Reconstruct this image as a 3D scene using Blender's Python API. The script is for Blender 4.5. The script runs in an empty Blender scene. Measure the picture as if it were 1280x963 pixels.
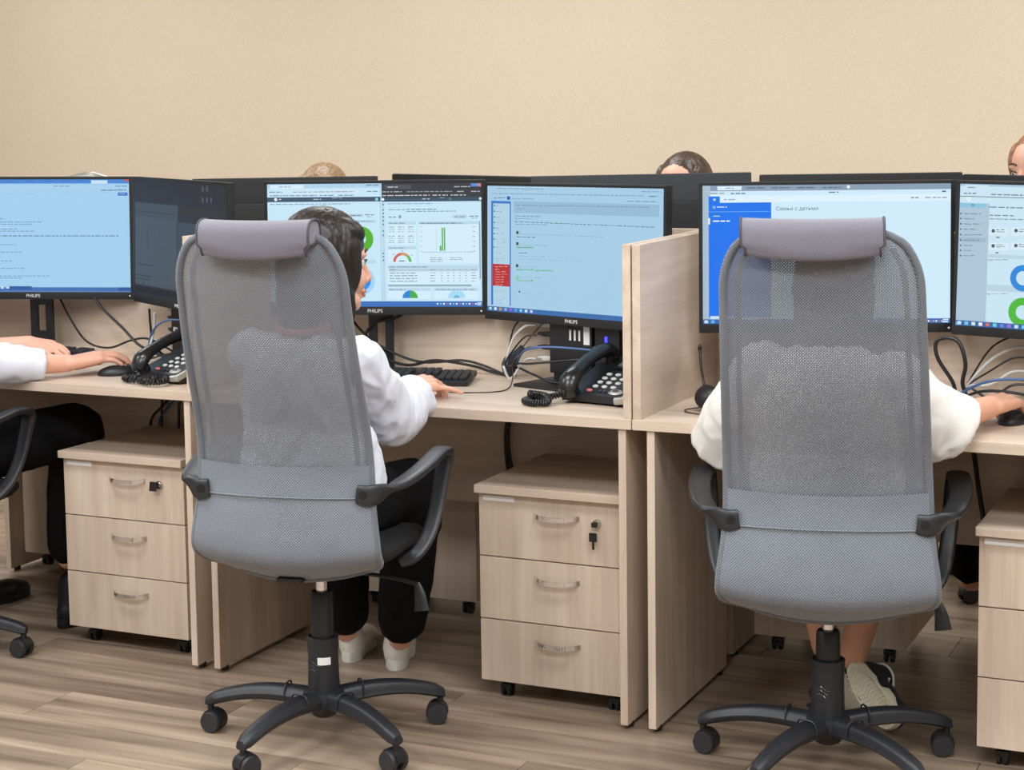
import bpy, bmesh, math, random
from mathutils import Vector, Matrix, Euler, noise
random.seed(7)
PI = math.pi
def R(d): return math.radians(d)
sc = bpy.context.scene
COL = sc.collection

# ------------------------------------------------------------------ camera
F_PX, YAW, PITCH, ROLL, PY = 2235.8, -.43393, .100489, .0137021, 369.32
cam = bpy.data.objects.new('camera', bpy.data.cameras.new('camera'))
COL.objects.link(cam); sc.camera = cam
cy_, sy_ = math.cos(YAW), math.sin(YAW)
r0 = Vector((cy_, -sy_, 0)); fw = Vector((sy_*math.cos(PITCH), cy_*math.cos(PITCH), -math.sin(PITCH)))
dn = fw.cross(r0)
rr = r0*math.cos(ROLL)+dn*math.sin(ROLL); dd = -r0*math.sin(ROLL)+dn*math.cos(ROLL)
cam.matrix_world = Matrix(((rr.x, -dd.x, -fw.x, 0), (rr.y, -dd.y, -fw.y, 0), (rr.z, -dd.z, -fw.z, 1.458), (0, 0, 0, 1)))
cam.data.sensor_width = 36; cam.data.lens = F_PX/1280*36
cam.data.shift_y = -(481.5-PY)/1280
cam.data.clip_start = .05; cam.data.clip_end = 60

# ------------------------------------------------------------------ light and exposure
sc.view_settings.view_transform = 'Standard'
try: sc.view_settings.look = 'None'
except Exception: pass
sc.view_settings.exposure = 0.0; sc.view_settings.gamma = 1.0; sc.view_settings.use_curve_mapping = False
w = bpy.data.worlds.new('room_world'); sc.world = w; w.use_nodes = True
w.node_tree.nodes['Background'].inputs[0].default_value = (.9, .95, 1, 1)
w.node_tree.nodes['Background'].inputs[1].default_value = .3
for (ly, en) in ((-.7, 12), (1.0, 62), (2.7, 41), (5.5, 36)):
    for lx in (-5.4, -3.0, -.6, 1.6):
        l = bpy.data.lights.new('ceiling_panel_light', 'AREA'); l.shape = 'RECTANGLE'; l.size = 1.2; l.size_y = .6
        l.energy = en; l.color = (.96, .985, 1.0)
        o = bpy.data.objects.new('ceiling_panel_light', l); o.location = (lx, ly, 2.93); COL.objects.link(o)

# ------------------------------------------------------------------ materials
def lin(c):
    c = c/255
    return c/12.92 if c <= .04045 else ((c+.055)/1.055)**2.4
def rgb(r, g, b): return (lin(r), lin(g), lin(b), 1)
MATS = {}
def mat(name, col, rough=.5, metal=0, spec=None, bump=0, bscale=200, coat=0, sheen=0):
    if name in MATS: return MATS[name]
    m = bpy.data.materials.new(name); m.use_nodes = True; MATS[name] = m
    nt = m.node_tree; b = nt.nodes['Principled BSDF']
    b.inputs['Base Color'].default_value = rgb(*col); b.inputs['Roughness'].default_value = rough
    b.inputs['Metallic'].default_value = metal
    if spec is not None: b.inputs['Specular IOR Level'].default_value = spec
    if coat: b.inputs['Coat Weight'].default_value = coat
    if sheen: b.inputs['Sheen Weight'].default_value = sheen
    tc = nt.nodes.new('ShaderNodeTexCoord'); nz = nt.nodes.new('ShaderNodeTexNoise')
    nz.inputs['Scale'].default_value = bscale; nz.inputs['Detail'].default_value = 4
    nt.links.new(tc.outputs['Object'], nz.inputs['Vector'])
    if bump:
        bp = nt.nodes.new('ShaderNodeBump'); bp.inputs['Strength'].default_value = bump; bp.inputs['Distance'].default_value = .003
        nt.links.new(nz.outputs['Fac'], bp.inputs['Height']); nt.links.new(bp.outputs['Normal'], b.inputs['Normal'])
    mr = nt.nodes.new('ShaderNodeMapRange'); mr.inputs['To Min'].default_value = max(.03, rough-.06); mr.inputs['To Max'].default_value = min(1, rough+.06)
    nt.links.new(nz.outputs['Fac'], mr.inputs['Value']); nt.links.new(mr.outputs['Result'], b.inputs['Roughness'])
    return m
def emit(col, s=1.0):
    name = 'screen_%d_%d_%d' % tuple(col)
    if name in MATS: return MATS[name]
    m = bpy.data.materials.new(name); m.use_nodes = True; MATS[name] = m
    b = m.node_tree.nodes['Principled BSDF']
    b.inputs['Base Color'].default_value = (.004, .004, .004, 1); b.inputs['Roughness'].default_value = .5
    b.inputs['Specular IOR Level'].default_value = .2
    b.inputs['Emission Color'].default_value = rgb(*col); b.inputs['Emission Strength'].default_value = s
    return m
def wood(name, axis, c1, c2, c3, scale=1.0, rough=.45, rnd=.1, fig=.5):
    """laminate / plank: grain drawn out along one object axis, a different cut per object"""
    m = bpy.data.materials.new(name); m.use_nodes = True; MATS[name] = m
    nt = m.node_tree; N = nt.nodes; Lk = nt.links; b = N['Principled BSDF']
    tc = N.new('ShaderNodeTexCoord'); oi = N.new('ShaderNodeObjectInfo')
    off = N.new('ShaderNodeVectorMath'); off.operation = 'SCALE'; off.inputs[0].default_value = (7.3, 11.1, 5.7)
    Lk.new(oi.outputs['Random'], off.inputs['Scale'])
    ad = N.new('ShaderNodeVectorMath'); ad.operation = 'ADD'; Lk.new(tc.outputs['Object'], ad.inputs[0]); Lk.new(off.outputs[0], ad.inputs[1])
    def noise_(s_long, s_across, detail, dist):
        mp = N.new('ShaderNodeMapping'); sc3 = [s_across]*3; sc3[axis] = s_long; mp.inputs['Scale'].default_value = sc3
        Lk.new(ad.outputs[0], mp.inputs['Vector']); n = N.new('ShaderNodeTexNoise'); n.inputs['Scale'].default_value = scale
        n.inputs['Detail'].default_value = detail; n.inputs['Distortion'].default_value = dist; n.inputs['Roughness'].default_value = .6
        Lk.new(mp.outputs[0], n.inputs['Vector']); return n
    n1 = noise_(1.6, 26, 6, .6); n2 = noise_(.7, 7, 2, 1.2); n3 = noise_(3, 160, 3, .0)
    r1 = N.new('ShaderNodeValToRGB'); e = r1.color_ramp.elements
    e[0].position = .32; e[0].color = rgb(*c1); e[1].position = .68; e[1].color = rgb(*c3)
    k = e.new(.5); k.color = rgb(*c2); Lk.new(n1.outputs['Fac'], r1.inputs['Fac'])
    r2 = N.new('ShaderNodeValToRGB'); e = r2.color_ramp.elements
    e[0].position = .35; e[0].color = rgb(*c1); e[1].position = .65; e[1].color = rgb(*c3); Lk.new(n2.outputs['Fac'], r2.inputs['Fac'])
    mx = N.new('ShaderNodeMixRGB'); mx.inputs['Fac'].default_value = fig; Lk.new(r1.outputs[0], mx.inputs[1]); Lk.new(r2.outputs[0], mx.inputs[2])
    hs = N.new('ShaderNodeHueSaturation'); mr = N.new('ShaderNodeMapRange'); mr.inputs['To Min'].default_value = 1-rnd; mr.inputs['To Max'].default_value = 1+rnd
    Lk.new(oi.outputs['Random'], mr.inputs['Value']); Lk.new(mr.outputs[0], hs.inputs['Value']); Lk.new(mx.outputs[0], hs.inputs['Color'])
    m3 = N.new('ShaderNodeMixRGB'); m3.blend_type = 'MULTIPLY'; m3.inputs['Fac'].default_value = .18
    Lk.new(hs.outputs[0], m3.inputs[1]); Lk.new(n3.outputs['Fac'], m3.inputs[2])
    Lk.new(m3.outputs[0], b.inputs['Base Color']); b.inputs['Roughness'].default_value = rough
    bp = N.new('ShaderNodeBump'); bp.inputs['Strength'].default_value = .12; bp.inputs['Distance'].default_value = .001
    Lk.new(n3.outputs['Fac'], bp.inputs['Height']); Lk.new(bp.outputs[0], b.inputs['Normal'])
    return m
WC = ((197, 175, 156), (214, 194, 174), (228, 210, 191))
wood_x = wood('ash_laminate_along', 0, *WC, rnd=.03); wood_z = wood('ash_laminate_upright', 2, *WC, rnd=.03); wood_y = wood('ash_laminate_deep', 1, *WC, rnd=.03)
floor_m = wood('oak_floor_plank', 0, (92, 75, 61), (146, 125, 106), (190, 169, 148), scale=.8, rough=.38, rnd=.10, fig=.55)
gap_m = mat('dark_joint', (60, 48, 38), .8)
black = mat('black_plastic', (26, 27, 30), .42, bump=.05, bscale=900)
black_g = mat('black_plastic_gloss', (24, 25, 27), .25)
arm_m = mat('black_armrest_plastic', (38, 40, 44), .38, bump=.1, bscale=700)
base_m = mat('worn_black_nylon', (34, 36, 41), .45, bump=.15, bscale=60)
bez = mat('monitor_black', (22, 23, 25), .45)
monback = mat('monitor_back_black', (48, 51, 56), .5, bump=.05, bscale=500)
monback_d = mat('monitor_back_dark', (20, 21, 23), .5)
chrome = mat('chrome', (225, 225, 228), .18, 1)
steel = mat('brushed_steel', (190, 188, 184), .3, 1)
white_p = mat('white_plastic', (228, 228, 222), .45)
label_m = mat('paper_label', (235, 236, 236), .6)
silver = mat('silver_plastic', (178, 178, 170), .35, .3)
key_w = mat('phone_key_white', (196, 198, 195), .5); key_r = mat('phone_key_red', (196, 110, 104), .5)
key_k = mat('keyboard_key', (44, 45, 48), .5)
skin = mat('skin', (222, 168, 144), .5, bump=.12, bscale=300); skin.node_tree.nodes['Principled BSDF'].inputs['Subsurface Weight'].default_value = .12
skin.node_tree.nodes['Principled BSDF'].inputs['Subsurface Radius'].default_value = (.01, .004, .002)
skin_t = mat('skin_tanned', (212, 158, 130), .5, bump=.12, bscale=300)
lip_m = mat('lips', (190, 108, 100), .45); nail_m = mat('nail', (236, 190, 178), .25)
eye_w = mat('eye_white', (225, 222, 218), .25); eye_d = mat('eye_dark', (36, 24, 18), .15); brow_m = mat('eyebrow', (74, 52, 40), .8)
shirt_w = mat('white_cotton', (222, 225, 236), .85, bump=.15, bscale=25, sheen=.2)
tee_w = mat('cream_cotton', (226, 223, 218), .85, bump=.15, bscale=25, sheen=.2)
pants = mat('black_trouser_cloth', (10, 10, 12), .9, spec=.2, bump=.3, bscale=40)
seat_m = mat('black_seat_fabric', (16, 16, 18), .9, bump=.4, bscale=600)
red_m = mat('coral_collar', (214, 110, 112), .7)
rubber = mat('wheel_rubber', (40, 41, 44), .5)
sole_m = mat('cream_rubber_sole', (214, 206, 182), .6, bump=.6, bscale=70)
shoe_w = mat('white_leather', (224, 220, 210), .5); shoe_b = mat('black_canvas', (26, 26, 30), .8); boot_m = mat('black_boot_leather', (18, 18, 20), .4)
khaki = mat('khaki_shoe', (150, 132, 104), .8)
blue_c = mat('blue_cable', (70, 100, 150), .4); grey_c = mat('grey_cable', (196, 196, 194), .4); dgrey = mat('dark_grey_plug', (58, 62, 70), .5)
shirt_far = mat('grey_blue_cotton', (120, 128, 140), .8)
def hairmat(name, c1, c2):
    m = bpy.data.materials.new(name); m.use_nodes = True; MATS[name] = m
    nt = m.node_tree; b = nt.nodes['Principled BSDF']
    tc = nt.nodes.new('ShaderNodeTexCoord'); mp = nt.nodes.new('ShaderNodeMapping'); mp.inputs['Scale'].default_value = (220, 220, 14)
    n = nt.nodes.new('ShaderNodeTexNoise'); n.inputs['Scale'].default_value = 1; n.inputs['Detail'].default_value = 3
    nt.links.new(tc.outputs['Object'], mp.inputs[0]); nt.links.new(mp.outputs[0], n.inputs['Vector'])
    r = nt.nodes.new('ShaderNodeValToRGB'); r.color_ramp.elements[0].position = .35; r.color_ramp.elements[0].color = rgb(*c1)
    r.color_ramp.elements[1].position = .7; r.color_ramp.elements[1].color = rgb(*c2)
    nt.links.new(n.outputs['Fac'], r.inputs[0]); nt.links.new(r.outputs[0], b.inputs['Base Color']); b.inputs['Roughness'].default_value = .4
    bp = nt.nodes.new('ShaderNodeBump'); bp.inputs['Strength'].default_value = .5; bp.inputs['Distance'].default_value = .002
    nt.links.new(n.outputs['Fac'], bp.inputs['Height']); nt.links.new(bp.outputs[0], b.inputs['Normal'])
    return m
hair_dark = hairmat('dark_brown_hair', (14, 10, 9), (42, 31, 26)); hair_fair = hairmat('light_brown_hair', (110, 84, 60), (168, 138, 104)); hair_red = hairmat('auburn_hair', (120, 76, 50), (170, 118, 84))
hair_mid = hairmat('brown_hair', (42, 30, 22), (84, 62, 46))
def weave(name, c1, c2, pitch, thr, holes=True, bump=.6):
    """knitted mesh: staggered rows of small holes laid out in the cloth's own UV metres"""
    m = bpy.data.materials.new(name); m.use_nodes = True; MATS[name] = m
    nt = m.node_tree; N = nt.nodes; Lk = nt.links; b = N['Principled BSDF']; out = N['Material Output']
    uv = N.new('ShaderNodeUVMap'); sp = N.new('ShaderNodeSeparateXYZ'); Lk.new(uv.outputs[0], sp.inputs[0])
    def mth(op, a, bb):
        n = N.new('ShaderNodeMath'); n.operation = op
        for i, v in enumerate((a, bb)):
            if v is None: continue
            if isinstance(v, (int, float)): n.inputs[i].default_value = v
            else: Lk.new(v, n.inputs[i])
        return n.outputs[0]
    k = 2*PI/pitch
    u = mth('MULTIPLY', sp.outputs[0], k*.5); v = mth('MULTIPLY', sp.outputs[1], k*.5)
    s = mth('MULTIPLY', mth('SINE', mth('ADD', u, v), None), mth('SINE', mth('SUBTRACT', u, v), None))
    s = mth('ABSOLUTE', s, None)
    nz = N.new('ShaderNodeTexNoise'); nz.inputs['Scale'].default_value = 9; nz.inputs['Detail'].default_value = 3; Lk.new(uv.outputs[0], nz.inputs['Vector'])
    r = N.new('ShaderNodeValToRGB'); r.color_ramp.elements[0].color = rgb(*c2); r.color_ramp.elements[1].color = rgb(*c1)
    r.color_ramp.elements[0].position = .2; r.color_ramp.elements[1].position = .75
    f = mth('ADD', mth('MULTIPLY', s, .75), mth('MULTIPLY', nz.outputs['Fac'], .3))
    Lk.new(mth('SUBTRACT', 1.05, f), r.inputs[0]); Lk.new(r.outputs[0], b.inputs['Base Color']); b.inputs['Roughness'].default_value = .75
    b.inputs['Sheen Weight'].default_value = .3
    bp = N.new('ShaderNodeBump'); bp.inputs['Strength'].default_value = bump; bp.inputs['Distance'].default_value = .0012; bp.invert = True
    Lk.new(s, bp.inputs['Height']); Lk.new(bp.outputs[0], b.inputs['Normal'])
    if holes:
        hole = mth('GREATER_THAN', s, thr)
        tr = N.new('ShaderNodeBsdfTransparent'); ms = N.new('ShaderNodeMixShader')
        Lk.new(hole, ms.inputs[0]); Lk.new(b.outputs[0], ms.inputs[1]); Lk.new(tr.outputs[0], ms.inputs[2]); Lk.new(ms.outputs[0], out.inputs[0])
    return m
mesh_m = weave('grey_air_mesh', (120, 125, 133), (68, 72, 80), .0060, .87)
sleeve_m = weave('grey_mesh_sleeve', (128, 134, 144), (72, 77, 86), .0060, .9, holes=False)
pad_m = weave('grey_headrest_cloth', (118, 116, 128), (90, 88, 99), .0045, .9, holes=False, bump=.3)
frame_m = weave('grey_mesh_edge', (112, 117, 125), (70, 74, 82), .0055, .9, holes=False)
def wallpaper():
    m = bpy.data.materials.new('beige_woven_wallpaper'); m.use_nodes = True
    nt = m.node_tree; N = nt.nodes; Lk = nt.links; b = N['Principled BSDF']; tc = N.new('ShaderNodeTexCoord')
    outs = []
    for s in ((210, 210, 40), (60, 60, 230), (2.5, 2.5, 2.5)):
        mp = N.new('ShaderNodeMapping'); mp.inputs['Scale'].default_value = s; Lk.new(tc.outputs['Object'], mp.inputs[0])
        n = N.new('ShaderNodeTexNoise'); n.inputs['Scale'].default_value = 1; n.inputs['Detail'].default_value = 3; Lk.new(mp.outputs[0], n.inputs['Vector']); outs.append(n.outputs['Fac'])
    a = N.new('ShaderNodeMath'); a.operation = 'ADD'; Lk.new(outs[0], a.inputs[0]); Lk.new(outs[1], a.inputs[1])
    a2 = N.new('ShaderNodeMath'); a2.operation = 'MULTIPLY_ADD'; Lk.new(outs[2], a2.inputs[0]); a2.inputs[1].default_value = .3; Lk.new(a.outputs[0], a2.inputs[2])
    r = N.new('ShaderNodeValToRGB'); r.color_ramp.elements[0].position = .8/2; r.color_ramp.elements[1].position = .75
    dv = N.new('ShaderNodeMath'); dv.operation = 'MULTIPLY'; dv.inputs[1].default_value = .5; Lk.new(a2.outputs[0], dv.inputs[0])
    r.color_ramp.elements[0].color = rgb(216, 197, 171); r.color_ramp.elements[1].color = rgb(229, 212, 189)
    Lk.new(dv.outputs[0], r.inputs[0]); Lk.new(r.outputs[0], b.inputs['Base Color']); b.inputs['Roughness'].default_value = .85
    bp = N.new('ShaderNodeBump'); bp.inputs['Strength'].default_value = .12; bp.inputs['Distance'].default_value = .0015
    Lk.new(a.outputs[0], bp.inputs['Height']); Lk.new(bp.outputs[0], b.inputs['Normal'])
    return m
wall_m = wallpaper(); plain_wall = mat('beige_paint', (160, 154, 145), .9); ceil_m = mat('white_ceiling', (214, 214, 212), .9)

# ------------------------------------------------------------------ builders
def thing(name, label, cat, loc=(0, 0, 0), rotz=0, group=None):
    o = bpy.data.objects.new(name, None); COL.objects.link(o); o.location = loc; o.rotation_euler = (0, 0, rotz)
    o.empty_display_size = .05; o['label'] = label; o['category'] = cat
    if group: o['group'] = group
    return o
def link(name, me, parent=None, label=None, kind=None):
    o = bpy.data.objects.new(name, me); COL.objects.link(o); me.name = name
    if parent: o.parent = parent
    if label: o['label'] = label
    if kind: o['kind'] = kind
    return o
class MB:
    def __init__(s, off=(0, 0, 0)): s.bm = bmesh.new(); s.uv = None; s.off = Vector(off); s.mats = []; s.cur = 0
    def m(s, material):
        if material not in s.mats: s.mats.append(material)
        s.cur = s.mats.index(material); return s
    def _fin(s, verts, M):
        for v in verts: v.co = M @ v.co
        for f in {f for v in verts for f in v.link_faces}: f.material_index = s.cur
    def box(s, c, d, rot=None, bev=0, M=None):
        vs = bmesh.ops.create_cube(s.bm, size=1)['verts']
        for v in vs: v.co = Vector((v.co.x*d[0], v.co.y*d[1], v.co.z*d[2]))
        if bev:
            es = list({e for v in vs for e in v.link_edges})
            r = bmesh.ops.bevel(s.bm, geom=es, offset=min(bev, min(d)*.45), segments=2, affect='EDGES', profile=.7)
            vs = list({v for f in r['faces'] for v in f.verts}|{v for v in vs if v.is_valid})
        T = Matrix.Translation(Vector(c)) @ (Euler(rot).to_matrix().to_4x4() if rot else Matrix())
        s._fin(vs, (M or Matrix()) @ T); return s
    def bb(s, a, b, bev=0):
        return s.box([(a[i]+b[i])/2 for i in range(3)], [abs(b[i]-a[i]) for i in range(3)], bev=bev)
    def cone(s, a, b, r1, r2, seg=20, caps=True):
        a = Vector(a); b = Vector(b); d = b-a
        vs = bmesh.ops.create_cone(s.bm, cap_ends=caps, segments=seg, radius1=r1, radius2=r2, depth=d.length)['verts']
        q = d.to_track_quat('Z', 'Y').to_matrix().to_4x4()
        s._fin(vs, Matrix.Translation((a+b)/2) @ q); return s
    def cyl(s, a, b, r, seg=20): return s.cone(a, b, r, r, seg)
    def ball(s, c, r, rot=None, sub=2):
        vs = bmesh.ops.create_icosphere(s.bm, subdivisions=sub, radius=1)['verts']
        if isinstance(r, (int, float)): r = (r, r, r)
        S = Matrix.Diagonal((r[0], r[1], r[2], 1))
        T = Matrix.Translation(Vector(c)) @ (rot if isinstance(rot, Matrix) else (Euler(rot).to_matrix().to_4x4() if rot else Matrix()))
        s._fin(vs, T @ S); return s
    def tube(s, pts, r, seg=10, smooth=4, flat=None, caps=True):
        P = [Vector(p) for p in pts]
        if smooth and len(P) > 2:
            Q = []; n = len(P)
            for i in range(n-1):
                p0, p1, p2, p3 = P[max(i-1, 0)], P[i], P[i+1], P[min(i+2, n-1)]
                for k in range(smooth):
                    t = k/smooth
                    Q.append(.5*((2*p1)+(p2-p0)*t+(2*p0-5*p1+4*p2-p3)*t*t+(3*p1-p0-3*p2+p3)*t**3))
            Q.append(P[-1]); P = Q
        n = len(P); rings = []; up = None
        rs = r if isinstance(r, (list, tuple)) else None
        for i, p in enumerate(P):
            t = (P[min(i+1, n-1)]-P[max(i-1, 0)])
            if t.length < 1e-9: t = Vector((0, 0, 1))
            t.normalize()
            if up is None: up = Vector((0, 0, 1)) if abs(t.z) < .9 else Vector((0, 1, 0))
            side = t.cross(up)
            if side.length < 1e-5: side = t.orthogonal()
            side.normalize(); up2 = side.cross(t).normalized(); up = up2
            if rs:
                f = i/(n-1)*(len(rs)-1); j = min(int(f), len(rs)-2); ra = rs[j]+(rs[j+1]-rs[j])*(f-j)
            else: ra = r
            a, b = (ra, ra) if flat is None else (ra*flat[0], ra*flat[1])
            rings.append([s.bm.verts.new(p+side*(a*math.cos(2*PI*k/seg))+up2*(b*math.sin(2*PI*k/seg))) for k in range(seg)])
        fs = []
        for i in range(n-1):
            for k in range(seg):
                fs.append(s.bm.faces.new((rings[i][k], rings[i][(k+1) % seg], rings[i+1][(k+1) % seg], rings[i+1][k])))
        if caps: fs.append(s.bm.faces.new(rings[0][::-1])); fs.append(s.bm.faces.new(rings[-1]))
        for f in fs: f.material_index = s.cur
        return s
    def lathe(s, prof, c=(0, 0, 0), seg=28):
        c = Vector(c); rings = []
        for r, z in prof: rings.append([s.bm.verts.new(c+Vector((r*math.cos(2*PI*k/seg), r*math.sin(2*PI*k/seg), z))) for k in range(seg)])
        for i in range(len(rings)-1):
            for k in range(seg):
                f = s.bm.faces.new((rings[i][k], rings[i][(k+1) % seg], rings[i+1][(k+1) % seg], rings[i+1][k])); f.material_index = s.cur
        for rg in (rings[0][::-1], rings[-1]):
            f = s.bm.faces.new(rg); f.material_index = s.cur
        return s
    def loft(s, rings, cap=True):
        vr = [[s.bm.verts.new(Vector(p)) for p in rg] for rg in rings]; n = len(vr[0])
        for i in range(len(vr)-1):
            for k in range(n):
                f = s.bm.faces.new((vr[i][k], vr[i][(k+1) % n], vr[i+1][(k+1) % n], vr[i+1][k])); f.material_index = s.cur
        if cap:
            for rg in (vr[0][::-1], vr[-1]):
                f = s.bm.faces.new(rg); f.material_index = s.cur
        return s
    def quad(s, ps):
        f = s.bm.faces.new([s.bm.verts.new(Vector(p)) for p in ps]); f.material_index = s.cur; return s
    def mesh(s, name='part', smooth=True):
        bmesh.ops.recalc_face_normals(s.bm, faces=s.bm.faces)
        if s.off.length: 
            for v in s.bm.verts: v.co -= s.off
        me = bpy.data.meshes.new(name); s.bm.to_mesh(me); s.bm.free()
        for m_ in s.mats: me.materials.append(m_)
        if smooth:
            me.shade_smooth()
            try: me.set_sharp_from_angle(angle=R(38))
            except Exception: pass
        return me
    def build(s, name, material=None, parent=None, label=None, kind=None, smooth=True):
        me = s.mesh(name, smooth)
        if material: me.materials.clear(); me.materials.append(material)
        return link(name, me, parent, label, kind)
def tag(o, label, cat, group=None, kind=None):
    o['label'] = label; o['category'] = cat
    if group: o['group'] = group
    if kind: o['kind'] = kind
    return o
def struct(o): o['kind'] = 'structure'; return o
def copy_tree(o, parent=None):
    c = o.copy(); COL.objects.link(c); c.parent = parent
    for ch in list(o.children): copy_tree(ch, c)
    return c
def text_mesh(txt, size, ext=.0004):
    cu = bpy.data.curves.new('txt', 'FONT'); cu.body = txt; cu.size = size; cu.align_x = 'CENTER'; cu.extrude = ext; cu.resolution_u = 3
    ob = bpy.data.objects.new('txt', cu); me = bpy.data.meshes.new_from_object(ob); bpy.data.objects.remove(ob); return me
BLOBS = []
def blob(name, material, parent, fn, voxel=.004, smooth=6, folds=0, fscale=9, fdir=(1, 1, .5), label=None):
    """one continuous surface grown from overlapping limbs: voxel skin, relaxed, with cloth folds pushed along the normals"""
    mb = MB(); fn(mb); me = mb.mesh('tmp', False)
    ob = bpy.data.objects.new('tmp', me); COL.objects.link(ob)
    md = ob.modifiers.new('r', 'REMESH'); md.mode = 'VOXEL'; md.voxel_size = voxel; md.adaptivity = 0
    s_ = ob.modifiers.new('s', 'SMOOTH'); s_.iterations = smooth; s_.factor = .5
    bpy.context.view_layer.update(); dg = bpy.context.evaluated_depsgraph_get()
    out = bpy.data.meshes.new_from_object(ob.evaluated_get(dg)); bpy.data.objects.remove(ob); bpy.data.meshes.remove(me)
    if folds:
        ns = [v.normal.copy() for v in out.vertices]
        for v, n in zip(out.vertices, ns):
            p = Vector((v.co.x*fdir[0], v.co.y*fdir[1], v.co.z*fdir[2]))*fscale
            q = Vector((noise.noise(p*1.1), noise.noise(p*1.1+Vector((5, 2, 1))), noise.noise(p+Vector((1, 9, 4)))))
            h = 1-abs(noise.noise(p+q*1.6))*2.2
            v.co += n*folds*max(-1, h)*.8
    if parent is not None and parent.type == 'EMPTY':
        for v in out.vertices: v.co -= parent.location
    out.shade_smooth(); out.materials.clear(); out.materials.append(material)
    return link(name, out, parent, label)
def cap(mb, a, b, r1, r2=None, sub=2):
    r2 = r1 if r2 is None else r2
    a = Vector(a); b = Vector(b)
    mb.ball(a, r1, sub=sub); mb.ball(b, r2, sub=sub); mb.cone(a, b, r1, r2, 16); return mb
def chain(mb, pts, rs):
    for i in range(len(pts)-1): cap(mb, pts[i], pts[i+1], rs[i], rs[i+1])

# ------------------------------------------------------------------ room
X0, X1, Y0, Y1, ZC = -8.5, 3.2, -1.6, 7.0, 2.97
mb = MB(); mb.bb((X0, Y0, -.1), (X1, Y1, -.008)); floor = struct(mb.build('floor', gap_m))
for nm, a, b, m_ in [('wall_back', (X0, Y1, -.1), (X1, Y1+.1, ZC), wall_m), ('wall_left', (X0-.1, Y0, -.1), (X0, Y1, ZC), plain_wall),
                     ('wall_right', (X1, Y0, -.1), (X1+.1, Y1, ZC), plain_wall), ('wall_front', (X0, Y0-.1, -.1), (X1, Y0, ZC), plain_wall),
                     ('ceiling', (X0, Y0, ZC), (X1, Y1, ZC+.1), ceil_m)]:
    mb = MB(); mb.bb(a, b); struct(mb.build(nm, m_))
mb = MB(); mb.bb((X0, Y1-.015, 0), (X1, Y1, .07), .003); struct(mb.build('baseboard_back', wood_x))
# floor planks, each one an object of the floor
PW, PL = .19, 1.285
pm = MB(); pm.box((0, 0, -.004), (PL-.0015, PW-.0015, .008), bev=.0012); plank_me = pm.mesh('plank', False); plank_me.materials.append(floor_m)
full = 0
for j in range(0, 23):
    y = 2.72+j*PW; offx = (j*.47) % PL
    for i in range(-6, 3):
        x = i*PL+offx-.3
        if x < -7.6 or x > 1.0: continue
        if x < -1.9-1.05*(y) : continue
        o = link('plank', plank_me, floor); o.location = (x, y, 0); full += 1
fb = MB(); fb.bb((X0, Y0, -.008), (X1, 2.72-PW/2, -.001)); link('floor_sheet', fb.mesh('floor_sheet', False), floor).data.materials.append(floor_m)

# ------------------------------------------------------------------ desks
ZT = .75; TH = .025; YF = 3.84; YB = 4.41; PT = 1.157
BX = [-3.922, -2.70, -1.478, -.256]
def make_desk(xa, xb, label, near=True):
    t = thing('office_desk', label, 'desk', ((xa+xb)/2, YF if near else 5.02, 0), 0, 'near row desks' if near else 'far row desks')
    L = t.location; s = 1 if near else -1
    def Y(v): return v-YF if near else (YF-v)     # far desks are mirrored, front edge away from the camera
    h = (xb-xa)/2
    def part(nm, a, b, m_, lab=None):
        mb = MB(); mb.bb(a, b, .0015); return mb.build(nm, m_, t, lab, smooth=False)
    g = .0015
    part('desktop', (-h+g, Y(YF), ZT-TH), (h-g, Y(YB-.001), ZT), wood_x)
    lp = -h+.045; rp = h-.026
    if not near: lp = -h+.03
    for x in (lp, rp):
        part('side_panel', (x-.0095, Y(YF+.006), .012), (x+.0095, Y(YB-.03), ZT-TH), wood_z)
        for yy in (.04, .5):
            mb = MB(); mb.cyl((x, Y(YF+yy), 0), (x, Y(YF+yy), .014), .011, 12); mb.build('foot', black, t)
    part('modesty_panel', (lp+.0095, Y(YB-.05), .395), (rp-.0095, Y(YB-.034), ZT-TH), wood_x)
    if near:
        for x in (-h+.012, h-.012):
            part('partition_panel', (x-.010, Y(YF+.004), ZT), (x+.010, Y(YB-.004), PT), wood_y)
        part('back_screen', (-h+g, Y(YB), .70), (h-g, Y(YB+.019), PT), wood_x)
    return t
DL = ['wooden desk at the far left under the white-sleeved forearm', 'middle wooden desk with black keyboard and desk phone, behind the first grey chair', 'right wooden desk with microphone headset, behind the second grey chair']
near_desks = [make_desk(BX[i], BX[i+1], DL[i]) for i in range(3)]
DF = ['opposite desk, seen below the leftmost desk', 'opposite desk backing onto the middle desk', 'opposite desk backing onto the right desk']
far_desks = [make_desk(BX[i]+.0, BX[i+1]+.0, DF[i], near=False) for i in range(3)]

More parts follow.
